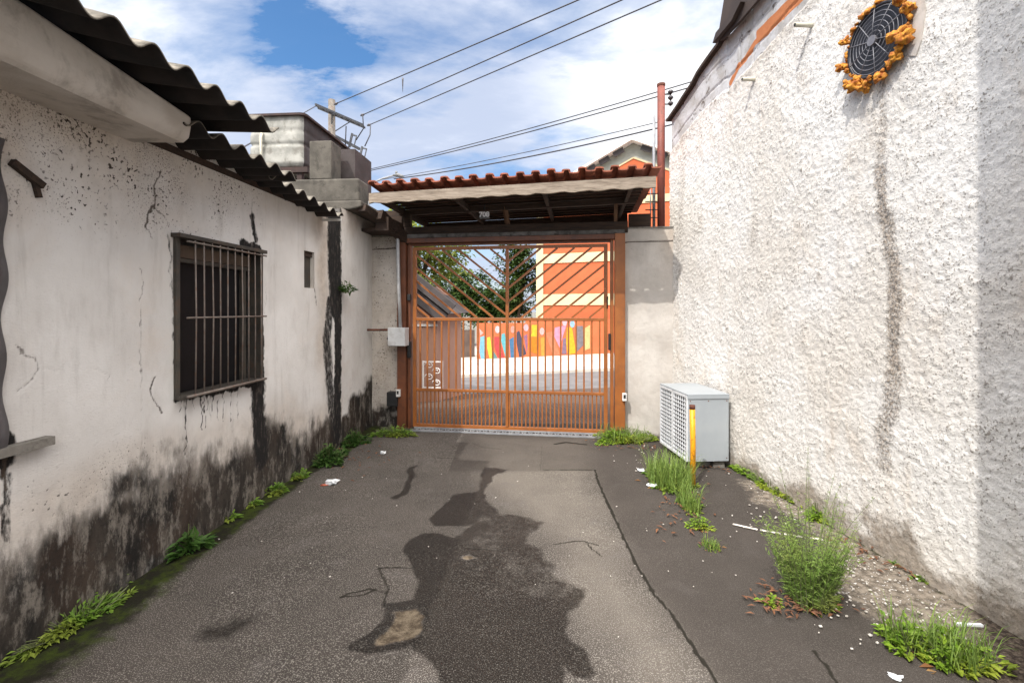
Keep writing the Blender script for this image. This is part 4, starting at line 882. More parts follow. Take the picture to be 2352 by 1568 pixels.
# ============================================================ CONDENSER CAGE, YELLOW POST
ang = R(4.0); near = Vector((1.655, 4.50, 0))
CG = thing('condenser_cage', 'grey sheet metal cage with white wire grille front standing against the roughcast wall', 'cage', near, ang)
cw, cd_, cz0, cz1 = .395, .68, .075, .695
mb = MB(); T_ = .004
mb.bb(0, cw, 0, T_, cz0, cz1); mb.bb(0, cw, cd_ - T_, cd_, cz0, cz1); mb.bb(cw - T_, cw, T_, cd_ - T_, cz0, cz1); bevel(obj('side_panel', mb, 'cage_grey', CG), .002)
mb = MB(); mb.bb(-.008, cw + .004, -.008, cd_ + .006, cz1, cz1 + .014); mb.bb(-.008, cw + .004, -.008, -.004, cz1 - .03, cz1); bevel(obj('top_panel', mb, 'cage_grey', CG), .003)
mb = MB(); mb.bb(0, cw - .005, .005, cd_ - .005, cz0, cz0 + .005); obj('bottom_panel', mb, 'cage_grey', CG)
fr_ = MB()
for (y0_, y1_) in ((0.006, .03), (cd_ - .03, cd_ - .006), (cd_ / 2 - .014, cd_ / 2 + .014)): fr_.bb(-.012, .008, y0_, y1_, cz0, cz1 - .002)
for (z0, z1) in ((cz0, cz0 + .022), (cz1 - .024, cz1 - .002)): fr_.bb(-.011, .007, .03, cd_ - .03, z0, z1)
GRL = obj('front_grille', fr_, 'white_metal', CG)
mb = MB(); ny, nz = 14, 15
for i in range(1, ny):
    y = .03 + (cd_ - .06) * i / ny; mb.bar((-.003, y, cz0 + .02), (-.003, y, cz1 - .024), .007)
for k in range(1, nz):
    z = cz0 + .02 + (cz1 - cz0 - .046) * k / nz; mb.bar((-.006, .028, z), (-.006, cd_ - .028, z), .007)
obj('wire_mesh', mb, 'white_metal', GRL)
for (sx, sz) in ((.02, cz0 + .03), (.02, cz1 - .05), (cw - .02, cz0 + .03), (cw - .02, cz1 - .05), (cw / 2, cz1 - .05)):
    mb = MB(); mb.tube([(sx, -.004, sz), (sx, .002, sz)], .005, 8); obj('screw', mb, 'rust', CG)
mb = MB(); mb.bb(.10, .36, .06, cd_ - .06, cz0 + .02, cz1 - .06); obj('condenser_body', mb, 'grille_inside', CG)
mb = MB(); mb.tube([(.094, cd_ / 2, .40), (.099, cd_ / 2, .40)], .2, 30); obj('condenser_fan', mb, 'black', CG)
for (xa_, xb_, ya_, yb_) in ((.03, .13, .05, .15), (.26, .37, .03, .15), (.03, .13, .5, .62), (.26, .37, .5, .62), (.14, .25, .07, .14)):
    mb = MB(); mb.bb(xa_, xb_, ya_, yb_, -.02, cz0); obj('brick_foot', mb, 'concrete', CG)
px_, py_ = gp(1591, 1117)
YP = thing('yellow_post', 'short yellow steel post with rust spots standing in front of the grey cage', 'post', (px_, py_, 0))
mb = MB(); mb.tube([(0, 0, -.03), (.003, 0, .35), (-.004, 0, .69)], .0225, 16); obj('post_tube', mb, 'yellow_paint', YP, True)
mb = MB(); mb.tube([(-.004, 0, .66), (-.004, 0, .694)], .0238, 16); obj('rusted_end', mb, 'rust', YP, True)

# ============================================================ WEEDS
def clump(mb, rx, ry, h, n, size, rng, up=.5, slim=.55):
    ph = [rng.uniform(0, 6.283) for _ in range(5)]
    for _ in range(n):
        a = rng.uniform(0, 6.283); r_ = math.sqrt(rng.random()); lob = .82 + .22 * math.sin(3 * a + ph[0]) + .16 * math.sin(5 * a + ph[1]) + .10 * math.sin(9 * a + ph[2])
        x, y = rx * r_ * lob * math.cos(a), ry * r_ * lob * math.sin(a)
        hh = .62 + .38 * math.sin(x / rx * 4.1 + ph[3]) * math.cos(y / ry * 3.7 + ph[4]) + (.35 if rng.random() < .08 else 0)
        z = h * (1 - r_ * r_ * .8) * rng.uniform(.1, 1) * hh
        d = Vector((math.cos(a) * (.2 + r_) + rng.uniform(-.9, .9), math.sin(a) * (.2 + r_) + rng.uniform(-.9, .9), rng.uniform(-.25, up + .2)))
        L = size * rng.uniform(.35, 1.25); mb.leaf((x, y, z), d, L, L * slim * rng.uniform(.8, 1.2), .18)
def stems(mb, rx, ry, h, n, rng):
    for _ in range(n):
        a = rng.uniform(0, 6.283); r_ = math.sqrt(rng.random()); mb.tube([(rx * r_ * .4 * math.cos(a), ry * r_ * .4 * math.sin(a), -.005), (rx * r_ * math.cos(a), ry * r_ * math.sin(a), h * (1 - r_ * r_ * .7))], .0022, 4, False)
def grass(mb, rx, ry, h, n, rng, w=.005):
    for _ in range(n):
        a = rng.uniform(0, 6.283); r_ = math.sqrt(rng.random()); p = Vector((rx * r_ * math.cos(a), ry * r_ * math.sin(a), -.004)); b_ = rng.uniform(0, 6.283)
        ln = rng.uniform(.15, .75); dv = Vector((math.cos(b_), math.sin(b_), 0)); H = h * rng.uniform(.45, 1.1); sdv = Vector((-dv.y, dv.x, 0)) * w * rng.uniform(.6, 1.3)
        q = [p, p + dv * H * ln * .25 + Vector((0, 0, H * .5)), p + dv * H * ln * .65 + Vector((0, 0, H * .85)), p + dv * H * ln * 1.1 + Vector((0, 0, H * .95))]
        o = len(mb.v)
        for i in range(3): k = (1, .85, .55)[i]; mb.v += [tuple(q[i] - sdv * k / 2), tuple(q[i] + sdv * k / 2)]
        mb.v.append(tuple(q[3]))
        for f in ((0, 1, 3, 2), (2, 3, 5, 4), (4, 5, 6)): mb.f.append(tuple(o + i for i in f)); mb.mi.append(mb.cur)
def weed(label, x, y, rx, ry, h, n, size, seed, mat='leaf_mid', rot=0, up=.5, slim=.55, gr=0, gh=.1, loc=None, z=0., stem=True, dry=0, name='weed', group=None):
    rng = random.Random(seed); mb = MB(); mb.cur = 0; clump(mb, rx, ry, h, n, size, rng, up, slim)
    if stem: mb.cur = 1; stems(mb, rx, ry, h, max(4, n // 14), rng)
    if gr: mb.cur = 2; grass(mb, rx * .9, ry * .9, gh, gr, rng)
    if dry: mb.cur = 3; clump(mb, rx * 1.15, ry * 1.15, .02, dry, size * 1.2, rng, .15, .45)
    X, Y = loc if loc else gp(x, y)
    o = obj(name, mb, [mat, 'weed_stem', 'leaf_grass', 'leaf_dry'], None, loc=(X, Y, z)); o.rotation_euler = (0, 0, rot); return tag(o, label, 'weed', group)
# big feathery weed, right foreground
def feathery():
    rng = random.Random(77); mb = MB()
    def stem(base, ang, lean, H, dens, L0, thick):
        pts = []; dv = Vector((math.cos(ang), math.sin(ang), 0)); curl = rng.uniform(-.08, .08)
        for i in range(9):
            t_ = i / 8; pts.append(base + dv * lean * (t_ ** 1.4) * H + Vector((curl * math.sin(3 * t_) * H * .5, 0, H * t_ * (1 - .10 * t_ * lean))))
        mb.cur = 1; mb.tube(pts, [thick * (1 - .75 * i / 8) for i in range(9)], 4, False); mb.cur = 0
        for k in range(dens):
            t_ = rng.uniform(.08, 1); i = min(7, int(t_ * 8)); p = pts[i].lerp(pts[i + 1], t_ * 8 - i); a = rng.uniform(0, 6.283)
            d = Vector((math.cos(a), math.sin(a), rng.uniform(.1, 1.0))); L = L0 * rng.uniform(.5, 1.2) * (1.1 - .6 * t_); mb.leaf(p, d, L, max(.004, L * .13), .1)
    for i in range(150):
        a = rng.uniform(0, 6.283); r_ = rng.random() ** .6 * .09
        stem(Vector((r_ * math.cos(a), r_ * math.sin(a), 0)), a, rng.uniform(.12, .52), rng.uniform(.20, .46), 46, .045, .0022)
    for i in range(26):
        a = rng.uniform(0, 6.283); stem(Vector((rng.uniform(-.08, .08), rng.uniform(-.08, .08), 0)), a, rng.uniform(.1, .42), rng.uniform(.42, .70), 60, .032, .0024)
    for (a, ln, H) in ((2.9, .20, .70), (1.5, .02, .80), (.2, .30, .62), (.5, .34, .66), (3.0, .32, .58), (1.2, .05, .74)):
        stem(Vector((0, 0, 0)), a, ln, H, 60, .022, .003)
    X, Y = gp(1862, 1388)
    tag(obj('weed', mb, ['leaf_feather', 'weed_stem'], None, loc=(X, Y, 0)), 'tall feathery green weed growing from the asphalt in the right foreground', 'weed')
feathery()
weed('low bright clover mat at the foot of the tall feathery weed', 1880, 1392, .12, .06, .06, 300, .028, 1, 'leaf_bright')
weed('small flat clover patch left of the tall feathery weed', 1772, 1385, .055, .05, .04, 120, .024, 2, 'leaf_bright')
weed('bushy grass clump around the base of the yellow post', 1538, 1112, .20, .26, .17, 700, .04, 3, 'leaf_mid', gr=650, gh=.27, dry=40)
weed('thin grass tuft trailing from the yellow post towards the camera', 1583, 1165, .08, .18, .08, 220, .03, 4, 'leaf_mid', gr=190, gh=.2)
weed('round bright clover tuft below the yellow post grass', 1607, 1210, .085, .08, .085, 300, .028, 5, 'leaf_bright', dry=26)
weed('last wispy tuft at the near end of the weed line below the yellow post', 1632, 1258, .06, .07, .03, 60, .022, 6, 'leaf_mid', gr=70, gh=.08, dry=14)
weed('broad leafy weed mat at the foot of the right gate post', 1430, 1010, .36, .24, .15, 2000, .04, 7, 'leaf_bright', gr=200, gh=.18, dry=60)
weed('leafy weeds between the right gate post and the grey cage', 1486, 992, .22, .22, .2, 800, .045, 8, 'leaf_mid', gr=80, gh=.16)
weed('small dark shoot against the wall behind the cage', 1508, 968, .06, .05, .24, 90, .05, 9, 'leaf_dark')
def wallrow(label, pts, wdt, h, n, size, seed, mat, **k):
    (xa, ya), (xb, yb) = gp(*pts[0]), gp(*pts[1]); L = math.hypot(xb - xa, yb - ya)
    return weed(label, 0, 0, L / 2, wdt, h, n, size, seed, mat, rot=math.atan2(yb - ya, xb - xa), loc=((xa + xb) / 2, (ya + yb) / 2), **k)
wallrow('long leafy weed row along the wall right of the cage', [(1690, 1076), (1865, 1172)], .085, .12, 1100, .042, 10, 'leaf_bright')
weed('bright leafy clump at the wall end of the row behind the tall weed', 1885, 1192, .10, .08, .13, 360, .04, 11, 'leaf_bright')
weed('feathery young weed against the roughcast wall behind the tall weed', 1935, 1205, .14, .09, .30, 700, .032, 12, 'leaf_feather', slim=.16, up=1.2)
weed('upright dark weed behind the leafy row against the roughcast wall', 1800, 1120, .10, .07, .28, 420, .035, 13, 'leaf_mid', slim=.25, up=1.2)
weed('small green tuft in the dirt at the roughcast wall foot, farther one', 2068, 1298, .05, .035, .04, 80, .026, 14, 'leaf_mid')
weed('small green tuft in the dirt at the roughcast wall foot, nearer one', 2130, 1332, .07, .03, .045, 110, .026, 15, 'leaf_mid')
weed('bright leafy weed with grass blades, left one of the bottom right pair', 2090, 1485, .115, .105, .13, 360, .040, 16, 'leaf_bright', gr=60, gh=.2, up=.8)
weed('bright leafy weed with grass blades, right one of the bottom right pair', 2200, 1520, .145, .11, .14, 430, .044, 17, 'leaf_bright', gr=150, gh=.2, up=.8, dry=40)
# left side, along the mouldy wall
weed('long creeping fern weed at the wall foot in the left foreground', 178, 1432, .065, .28, .09, 700, .036, 20, 'leaf_mid', rot=R(-8), slim=.4)
weed('upright leafy weed above the creeping fern at the left wall', 244, 1350, .08, .07, .18, 130, .062, 21, 'leaf_mid', slim=.4)
weed('broad leafed dark weed at the left wall below the barred window', 428, 1262, .11, .10, .16, 170, .085, 22, 'leaf_dark', slim=.45)
weed('small weed at the left wall, nearer of the two under the window stain', 523, 1192, .06, .06, .07, 110, .045, 23, 'leaf_mid')
weed('small weed at the left wall, farther of the two under the window stain', 582, 1160, .055, .06, .06, 100, .04, 24, 'leaf_mid')
weed('spreading weed at the left wall under the window stain', 635, 1130, .07, .11, .08, 190, .04, 25, 'leaf_mid')
weed('small weed tuft between the spreading weed and the big dark clump', 688, 1098, .08, .09, .08, 200, .04, 26, 'leaf_mid')
weed('big dark weed clump at the left wall near the plastic cup', 755, 1060, .17, .22, .18, 900, .05, 27, 'leaf_dark')
weed('weed clump in the corner where the left wall meets the taller house', 812, 1018, .15, .18, .16, 650, .05, 28, 'leaf_dark')
weed('weed patch at the foot of the left gate post', 905, 1000, .26, .12, .14, 700, .045, 29, 'leaf_mid', dry=20)
x_, z_ = lw(781, 655)
wp = weed('small leafy shrub growing out of the black stain on the left wall', 0, 0, .10, .10, .14, 150, .06, 30, 'leaf_dark', loc=(LO[0] + LM * x_ / LK + .07, x_ / LK), z=z_ - .08, slim=.4)

# ============================================================ LITTER
def crumple(name, label, x, y, r, h, mat, seed, cat='litter'):
    rng = random.Random(seed); mb = MB(); mb.blob((0, 0, h * .5), (r, r * .7, h * .5), rng, 2, .5); X, Y = gp(x, y); o = obj(name, mb, mat, None, loc=(X, Y, .0)); o.rotation_euler = (0, 0, rng.uniform(0, 3)); return tag(o, label, cat)
cp = thing('plastic_cup', 'crushed clear plastic cup with red print lying on the asphalt at left', 'cup', (*gp(762, 1113), 0))
mb = MB(); mb.blob((0, 0, .024), (.05, .034, .024), random.Random(9), 2, .55); obj('cup_wall', mb, 'white_litter', cp)
mb = MB(); mb.blob((-.05, -.02, .008), (.03, .018, .008), random.Random(10), 2, .5); obj('cup_base', mb, 'red_litter', cp)
crumple('paper_scrap', 'crumpled white paper scrap on the shaded asphalt near the gate', 880, 1042, .035, .03, 'white_litter', 1)
crumple('plastic_bag', 'torn white plastic bag at the left edge of the yellow post grass', 1472, 1083, .03, .03, 'white_litter', 2)
crumple('plastic_bag', 'bluish white plastic bag in the grass below the cage grille', 1499, 1118, .04, .03, 'white_litter', 3)
crumple('paper_scrap', 'white paper scrap at the bottom right corner beside the leafy weeds', 2058, 1558, .025, .015, 'white_litter', 4)
X, Y = gp(2225, 1448); mb = MB(); mb.bar((-.055, 0, .012), (.055, -.008, .012), .014, .010); tag(obj('plastic_stick', mb, 'white_litter', None, loc=(X, Y, .02)), 'short white plastic stick lying in the dirt at lower right', 'stick')
mb = MB()
for a, b in (((1683, 1205), (1740, 1218)), ((1746, 1219), (1792, 1227)), ((1800, 1228), (1842, 1235)), ((1858, 1237), (1892, 1241))):
    (xa, ya), (xb, yb) = gp(*a), gp(*b); d = Vector((-(yb - ya), xb - xa, 0)).normalized() * .013
    mb.add([(xa - d.x, ya - d.y, .008), (xb - d.x, yb - d.y, .008), (xb + d.x, yb + d.y, .008), (xa + d.x, ya + d.y, .008)], [(0, 1, 2, 3)])
tag(obj('paint_line', mb, 'white_paint'), 'worn white painted line behind the tall feathery weed', 'paint line')
def scatter(name, areas, mat, n, s0, s1, seed, flatness=.4, z=.012):
    rng = random.Random(seed); mb = MB()
    for _ in range(n):
        (cx, cy, sx, sy) = areas[rng.randrange(len(areas))]; x, y = gp(rng.gauss(cx, sx), rng.gauss(cy, sy)); s_ = rng.uniform(s0, s1)
        if mat == 'dry_leaf': a = rng.uniform(0, 6.28); mb.leaf((x, y, z + rng.uniform(0, .012)), (math.cos(a), math.sin(a), rng.uniform(-.1, .3)), s_ * 2.2, s_ * .7)
        else: mb.box((x, y, z + s_ * .2), (s_, s_ * rng.uniform(.5, 1), s_ * flatness), Matrix.Rotation(rng.uniform(0, 3), 3, 'Z') @ Matrix.Rotation(rng.uniform(-.3, .3), 3, 'X'))
    return tag(obj(name, mb, mat), kind='stuff')
scatter('leaf_litter', [(1850, 1405, 45, 8), (1990, 1260, 60, 14), (2100, 1310, 45, 12), (1560, 1180, 40, 30), (1430, 1028, 40, 6), (1770, 1370, 30, 12), (1835, 1385, 40, 12), (820, 1050, 60, 20), (1620, 1075, 40, 8)], 'dry_leaf', 420, .012, .026, 5)
scatter('rubble_chips', [(2000, 1370, 110, 45), (2080, 1320, 90, 25), (1760, 1180, 60, 40), (1500, 1060, 40, 20), (2000, 1400, 90, 40), (1950, 1300, 60, 20)], 'chip', 250, .004, .014, 6)
scatter('asphalt_scraps', [(1000, 1100, 160, 60), (700, 1240, 160, 80), (1750, 1350, 160, 90), (1500, 1250, 120, 80)], 'chip', 60, .004, .010, 7)

# ============================================================ BEYOND THE GATE
def tree(label, loc, rx, ry, rz, cz_, n, size, seed, mat, trunk_h, tr=.12):
    rng = random.Random(seed); t_ = thing('tree', label, 'tree', loc)
    mb = MB(); mb.tube([(0, 0, -.3), (.05, 0, trunk_h * .5), (0, .05, trunk_h), (.1, 0, cz_ + rz * .3)], [tr, tr * .8, tr * .65, tr * .2], 10)
    for k in range(7): a = rng.uniform(0, 6.28); mb.tube([(0, 0, trunk_h * rng.uniform(.7, 1)), (rx * .35 * math.cos(a), ry * .35 * math.sin(a), cz_), (rx * .75 * math.cos(a), ry * .75 * math.sin(a), cz_ + rz * rng.uniform(-.2, .5))], [tr * .4, tr * .25, tr * .06], 6)
    obj('trunk', mb, 'bark', t_, True)
    mb = MB(); nc = max(14, n // 70)
    for _ in range(nc):
        v = Vector((rng.gauss(0, 1), rng.gauss(0, 1), rng.gauss(0, 1))).normalized() * (rng.random() ** .45); c = Vector((v.x * rx, v.y * ry, cz_ + v.z * rz)); s_ = min(rx, rz) * rng.uniform(.14, .32)
        for _ in range(n // nc):
            w = Vector((rng.gauss(0, 1), rng.gauss(0, 1), rng.gauss(0, .8))); p = c + w * s_ * .6
            d = Vector((rng.uniform(-1, 1), rng.uniform(-1, 1), rng.uniform(-.7, .5))); L = size * rng.uniform(.6, 1.3); mb.leaf(p, d, L, L * .55, .15)
    obj('crown', mb, mat, t_); return t_
tree('light green tree close behind the left gate post above the pink house', (-2.7, 13.6, -1.0), 1.45, 1.4, 1.35, 4.35, 5200, .15, 1, 'tree_light', 3.2)
tree('dark leafy tree left of the gate centre, beyond the road', (-4.4, 40, -1.6), 3.0, 2.6, 2.3, 4.3, 6500, .34, 2, 'tree_dark', 2.6, .2)
tree('low dark tree filling the middle behind the mural wall', (-1.4, 39, -1.6), 2.7, 2.2, 1.7, 3.4, 5500, .32, 3, 'tree_dark', 2.0, .18)
tree('tall dark tree pressed against the edge of the orange building', (.5, 37, -1.6), 1.75, 1.8, 3.6, 5.6, 6500, .30, 4, 'tree_dark', 2.6, .2)
tree('hazy dark tree at the far left beyond the brown block wall', (-8.2, 41, -1.6), 3.2, 2.6, 2.2, 4.0, 5000, .36, 5, 'tree_dark', 2.4, .2)
# orange building
OB = thing('orange_building', 'orange apartment building with cream bands and a grey gable across the street', 'building', (1.62, 31, ZS + .1), R(-22))
W_, D_, H_, ZK = 12.2, 9.0, 9.9, ZS + .1
PK = 12.77; sl_ = (PK - H_) / 6.1
mb = MB(); mb.prism([(0, -1), (W_, -1), (W_, H_), (6.1, PK), (0, H_)], 'y', .0, D_); obj('wall', mb, 'facade_orange', OB)
for (z0, z1) in ((1.81, 2.51), (4.49, 5.08), (7.85, 8.29)):
    mb = MB(); mb.bb(.0, W_, -.06, -.003, z0 - ZK, z1 - ZK); obj('floor_band', mb, 'facade_cream', OB)
mb = MB(); mb.bb(-.02, .45, -.10, -.063, 0, H_ - .1); obj('corner_strip', mb, 'facade_cream', OB)
def chev(o0, o1, y0, y1):
    m_ = MB(); m_.prism([(0, H_ - o1), (6.1, PK - o1), (W_, H_ - o1), (W_, H_ - o0), (6.1, PK - o0), (0, H_ - o0)], 'y', y0, y1); return m_
obj('gable_panel', chev(.02, .80, -.05, -.003), 'gable_grey', OB); obj('gable_line', chev(.80, .90, -.055, -.003), 'facade_cream', OB)
mb = MB(); th = .14
for s_ in (-1, 1):
    xe = 6.1 + s_ * 7.0; ze = PK - sl_ * 7.0
    mb.add([(6.1, -.7, PK + .02), (xe, -.7, ze + .02), (xe, D_, ze + .02), (6.1, D_, PK + .02), (6.1, -.7, PK + .02 + th), (xe, -.7, ze + .02 + th), (xe, D_, ze + .02 + th), (6.1, D_, PK + .02 + th)], [(0, 1, 2, 3), (7, 6, 5, 4), (0, 4, 5, 1), (1, 5, 6, 2), (2, 6, 7, 3)])
obj('roof', mb, 'trim_white', OB)
for s_ in (-1, 1):
    for k in range(1, 8):
        xe = 6.1 + s_ * k * .85; mb = MB(); mb.bar((xe - .30, -.40, PK - sl_ * abs(xe - .30 - 6.1) - .05), (xe + .30, -.40, PK - sl_ * abs(xe + .30 - 6.1) - .05), .5, .06, (0, 1, 0)); obj('soffit_panel', mb, 'house_roof', OB)
# mural wall
YM = 28.0
MW = thing('mural_wall', 'low orange street wall painted with tall colourful slanted shapes', 'wall', (0, YM, 0))
xa = at(1095, 800, YM).x
mb = MB(); mb.prism([(xa, -2.2), (10, -1.6), (10, .95), (at(1207, 742, YM).x + .02, .95), (at(1207, 742, YM).x, .74), (xa, .74)], 'y', 0, .18); obj('wall_body', mb, 'facade_orange', MW)
def zz6(a): return [(at(949 + .2083 * x, 704.4 + .2083 * y, YM).x, at(949 + .2083 * x, 704.4 + .2083 * y, YM).z) for x, y in a]
mur = [((.20, .45, .58), [(740, 330), (790, 320), (800, 590), (750, 590), (730, 500)]), ((.70, .58, .06), [(815, 340), (850, 330), (880, 580), (845, 580), (815, 450)]), ((.50, .06, .06), [(895, 330), (945, 330), (1010, 575), (940, 580), (895, 440)]),
       ((.12, .42, .48), [(975, 300), (1010, 290), (1060, 570), (1020, 560), (970, 380)]), ((.06, .17, .32), [(1060, 360), (1110, 330), (1112, 560), (1075, 570)]), ((.06, .055, .09), [(1140, 280), (1170, 260), (1250, 520), (1170, 560), (1140, 400)]),
       ((.28, .13, .22), [(1220, 320), (1258, 300), (1262, 440), (1250, 500)]), ((.75, .46, .03), [(1305, 200), (1365, 200), (1385, 330), (1275, 330), (1305, 300)]), ((.80, .20, .01), [(1275, 336), (1398, 336), (1402, 540), (1290, 490), (1264, 440)]),
       ((.62, .30, .05), [(1404, 340), (1450, 330), (1460, 540), (1410, 540)]), ((.60, .20, .10), [(1460, 290), (1530, 270), (1620, 530), (1540, 540)]), ((.70, .28, .40), [(1560, 230), (1690, 200), (1650, 330), (1620, 460), (1555, 330)]),
       ((.22, .15, .22), [(1652, 350), (1682, 340), (1690, 520), (1640, 520)]), ((.75, .42, .02), [(1696, 230), (1750, 220), (1798, 510), (1702, 530), (1688, 400)]), ((.20, .18, .20), [(1802, 210), (1870, 210), (1880, 420), (1802, 500)]), ((.62, .48, .20), [(1884, 240), (1950, 200), (1950, 460), (1890, 480)]),
       ((.12, .25, .25), [(882, 480), (930, 560), (890, 585)]), ((.65, .40, .36), [(730, 240), (775, 290), (740, 320)])]
for (x, y, c) in ((930, 250, (.70, .50, .52)), (1245, 230, (.66, .40, .44)), (1420, 270, (.70, .42, .40)), (1755, 190, (.30, .48, .62)), (1670, 170, (.70, .42, .46)), (1100, 250, (.6, .3, .25))):
    mur.append((c, [(x + 28 * math.cos(k * .785), y + 42 * math.sin(k * .785)) for k in range(8)]))
mb = MB(); mm = []
for i, (c, pl) in enumerate(mur):
    mm.append(flat('mural_paint', tuple(q * .72 for q in c))); mb.cur = i; p = zz6(pl)
    mb.add([(q[0], -.006 - .0006 * i, q[1]) for q in p], [tuple(range(len(p)))])
obj('mural', mb, mm, MW)
# brown block wall with wire coil
bw = thing('block_wall', 'dark brown block wall topped with razor wire left of the mural', 'wall', (0, 29.5, 0))
mb = MB(); mb.bb(-9, xa - .25, 0, .18, -2.4, .28); obj('wall_body', mb, 'block_brown', bw)
mb = MB(); mb.tube([(-9 + i * .045, .05 + .22 * math.cos(i * .7), .52 + .22 * math.sin(i * .7)) for i in range(int((xa + 8.7) / .045))], .012, 5); obj('razor_wire', mb, 'grey_steel', bw, True)
# pink house left
ph_ = thing('pink_house', 'pink rendered house with dark sloping roof close outside the gate at left', 'house', (0, 10.6, 0))
xr = (1004 - CX) / FPX * 10.6; 
def hz_(x): p = at(x, 0, 10.6).x; return p
mb = MB(); mb.prism([(-7, -1.7), (xr, -1.7), (xr, 1.50), (hz_(957), 2.05), (-5.2, 4.2), (-7, 3.0)], 'y', 0, 5); obj('wall', mb, 'house_pink', ph_)
mb = MB(); mb.bar((xr + .28, -.15, 1.42), (-5.2, -.15, 4.45), .5, .16, (0, 1, 0)); mb.add([(xr + .3, -.3, 1.42), (-5.2, -.3, 4.5), (-5.2, 5, 4.5), (xr + .3, 5, 1.42)], [(0, 1, 2, 3)]); obj('roof', mb, 'house_roof', ph_)
mb = MB(); mb.bb(-7, xr + .01, -.03, -.003, 1.14, 1.19); obj('cornice', mb, 'trim_white', ph_)
# white scroll fence panel in front of the house
fp = thing('scroll_fence', 'white wrought iron scroll fence panel beside the pink house', 'fence', (0, 10.2, 0))
xa1, xb1 = (972 - CX) / FPX * 10.2, (1016 - CX) / FPX * 10.2
mb = MB(); mb.bar((xa1, 0, -1.0), (xa1, 0, .42), .03); mb.bar((xb1, 0, -1.0), (xb1, 0, .42), .03); mb.bar((xa1, 0, .40), (xb1, 0, .40), .025); mb.bar((xa1, 0, -.15), (xb1, 0, -.15), .025); obj('fence_frame', mb, 'trim_white', fp)
for k in range(4):
    cx = xa1 + (xb1 - xa1) * (.3 if k % 2 else .7); cz2 = -.05 + .125 * k; mb = MB(); mb.tube([(cx + (.02 + .004 * j) * math.cos(j * .5), 0, cz2 + (.02 + .003 * j) * math.sin(j * .5)) for j in range(20)], .010, 5); obj('scroll', mb, 'trim_white', fp, True)
# utility pole
UPX, UPY = at(762, 300, 18).x, 18.0
UP = thing('utility_pole', 'concrete utility pole with crossarms and fuse holders behind the water tank', 'utility pole', (UPX, UPY, 0))
zt = at(762, 230, 18).z
mb = MB(); mb.tube([(0, 0, -1.6), (0, 0, zt)], [.17, .125], 14); obj('pole', mb, 'pole_concrete', UP, True)
def U_(x, y, Y): return at(x, y, Y) - Vector((UPX, UPY, 0))
ca, cb = U_(727, 243, 17.2), U_(836, 290, 19.1); cb.z = ca.z
mb = MB(); mb.bar(ca + Vector((0, -.12, 0)), cb + Vector((0, -.12, 0)), .05, .07); mb.bar(ca + Vector((0, .14, -.02)), cb + Vector((0, .14, -.02)), .05, .07)
for k in range(9): q = ca.lerp(cb, k / 8); mb.bar(q + Vector((0, -.12, -.01)), q + Vector((0, .14, -.01)), .03)
mb.bar(ca.lerp(cb, .3) , Vector((0, 0, ca.z - .7)), .04); mb.bar(ca.lerp(cb, .72), Vector((0, 0, ca.z - .7)), .04); obj('crossarm', mb, 'steel_dark', UP)
c2a, c2b = U_(745, 300, 17.7), U_(826, 345, 19.0); mb = MB(); mb.bar(c2a, (c2b.x, c2b.y, c2a.z - .25), .08, .09); obj('crossarm', mb, 'steel_dark', UP)
W3 = [(775, 237, 17.4), (836, 263, 18.2), (851, 286, 19.0)]
for (x, y, Y) in W3: mb = MB(); p = U_(x, y, Y); mb.tube([p + Vector((-.16, .12, -.0)), p + Vector((-.08, .06, 0)), p], [.03, .055, .03], 8); obj('insulator', mb, 'insulator', UP, True)
for (x, y) in ((831, 352), (808, 322)):
    p = U_(x, y, 18.6); mb = MB(); mb.bar(p + Vector((-.10, 0, -.28)), p + Vector((.02, 0, .26)), .07); mb.bar(p + Vector((.09, 0, -.24)), p + Vector((.19, 0, .18)), .035); mb.bar(p + Vector((-.06, 0, -.22)), p + Vector((.1, 0, -.22)), .05); mb.bar(p + Vector((0, 0, .2)), p + Vector((.19, 0, .16)), .05); obj('fuse_holder', mb, 'steel_dark', UP)
for pl in ([(851, 286, 19), (850, 310, 18.8), (838, 336, 18.6)], [(828, 372, 18.6), (818, 386, 18.6), (802, 392, 18.4)], [(795, 290, 18.4), (793, 340, 18.4)], [(833, 265, 18.2), (835, 295, 18.4), (818, 322, 18.6)], [(800, 392, 18.2), (822, 408, 18.2)]):
    mb = MB(); mb.tube([U_(*q) for q in pl], .022, 6); obj('jumper_lead', mb, 'cable', UP, True)
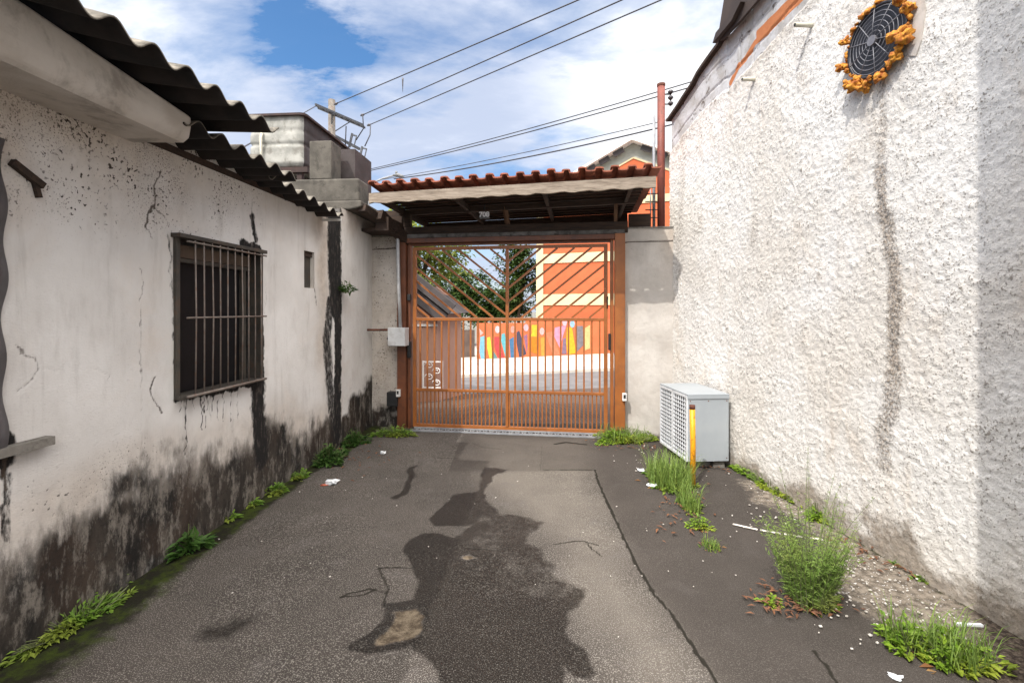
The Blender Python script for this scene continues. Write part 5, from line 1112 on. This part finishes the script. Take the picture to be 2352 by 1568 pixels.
# overhead wires
def wire(label, p, q, sag, r, far=1.0, n=24):
    p, q = Vector(p), Vector(q); q = p + (q - p) * far; mb = MB()
    mb.tube([p.lerp(q, i / n) + Vector((0, 0, -sag * 4 * (i / n) * (1 - i / n))) for i in range(n + 1)], r, 6)
    return tag(obj('overhead_wire', mb, 'cable', None, True), label, 'wire', 'overhead street wires')
ends = [(1325, 0), (1425, 0), (1515, 0)]
for (x, y, Y), (ex, ey), nm in zip(W3, ends, ('topmost of the three upper wires from the pole crossarm', 'middle of the three upper wires from the pole crossarm', 'lowest of the three upper wires from the pole crossarm')):
    p = at(x, y, Y); Ye = FPX * (p.z - CAMZ) / (HY - ey); wire(nm, p, at(ex, ey, Ye), .02, .017, 1.8)
for (x, y), (ex, ey), r_, nm in (((840, 391), (1590, 176), .013, 'uppermost thin wire passing over the brown service post'), ((846, 393), (1590, 188), .015, 'second thin wire passing over the brown service post'), ((880, 412), (1505, 272), .011, 'thin wire running behind the brown service post above the thick cable'), ((905, 411), (1505, 281), .020, 'thick dark cable running above the canopy tiles')):
    z = at(x, y, 18).z; Ye = FPX * (z - CAMZ) / (HY - ey); wire(nm, at(x, y, 18), at(ex, ey, Ye), .22 if r_ == .02 else .15, r_, 1.35)
p = at(716, 255, 17.0); wire('short wire leaving the pole crossarm to the upper left', at(727, 243, 17.2), at(690, 264, 15.2), .0, .016, 4)
p = at(925, 190, 16); mb = MB(); a_ = at(925, 183, 15.75); mb.tube([a_ + Vector((0, 0, .05)), a_, a_ - Vector((0, 0, .18)), a_ - Vector((0, 0, .42))], [.03, .028, .02, .004], 6)
tag(obj('wire_spacer', mb, 'insulator', None, True), 'small dark tag hanging from the topmost overhead wire', 'wire tag')
# street lamp
SL = thing('street_lamp', 'street lamp head on a slanting arm just above the left canopy tiles', 'street lamp', (at(846, 424, 21).x, 21, 0))
oo = Vector((at(846, 424, 21).x, 21, 0))
mb = MB(); e0, e1, e2 = at(846, 424, 21) - oo, at(880, 410, 21) - oo, at(905, 403, 21) - oo; mb.tube([(e0.x, 0, -1.5), (e0.x, 0, e0.z - .3), e0, e1, e2], [.08, .06, .045, .04, .04], 8); obj('arm', mb, 'grey_steel', SL, True)
mb = MB(); mb.tube([e2 - Vector((.05, 0, 0)), e2 + Vector((.15, 0, .02)), e2 + Vector((.38, 0, -.06)), e2 + Vector((.46, 0, -.10))], [.04, .09, .08, .02], 10); obj('lamp_head', mb, 'lamp_grey', SL, True)
mb = MB(); mb.tube([e2 + Vector((.1, 0, .05)), e2 + Vector((.1, 0, .18))], .05, 8); obj('light_sensor', mb, 'lamp_grey', SL, True)
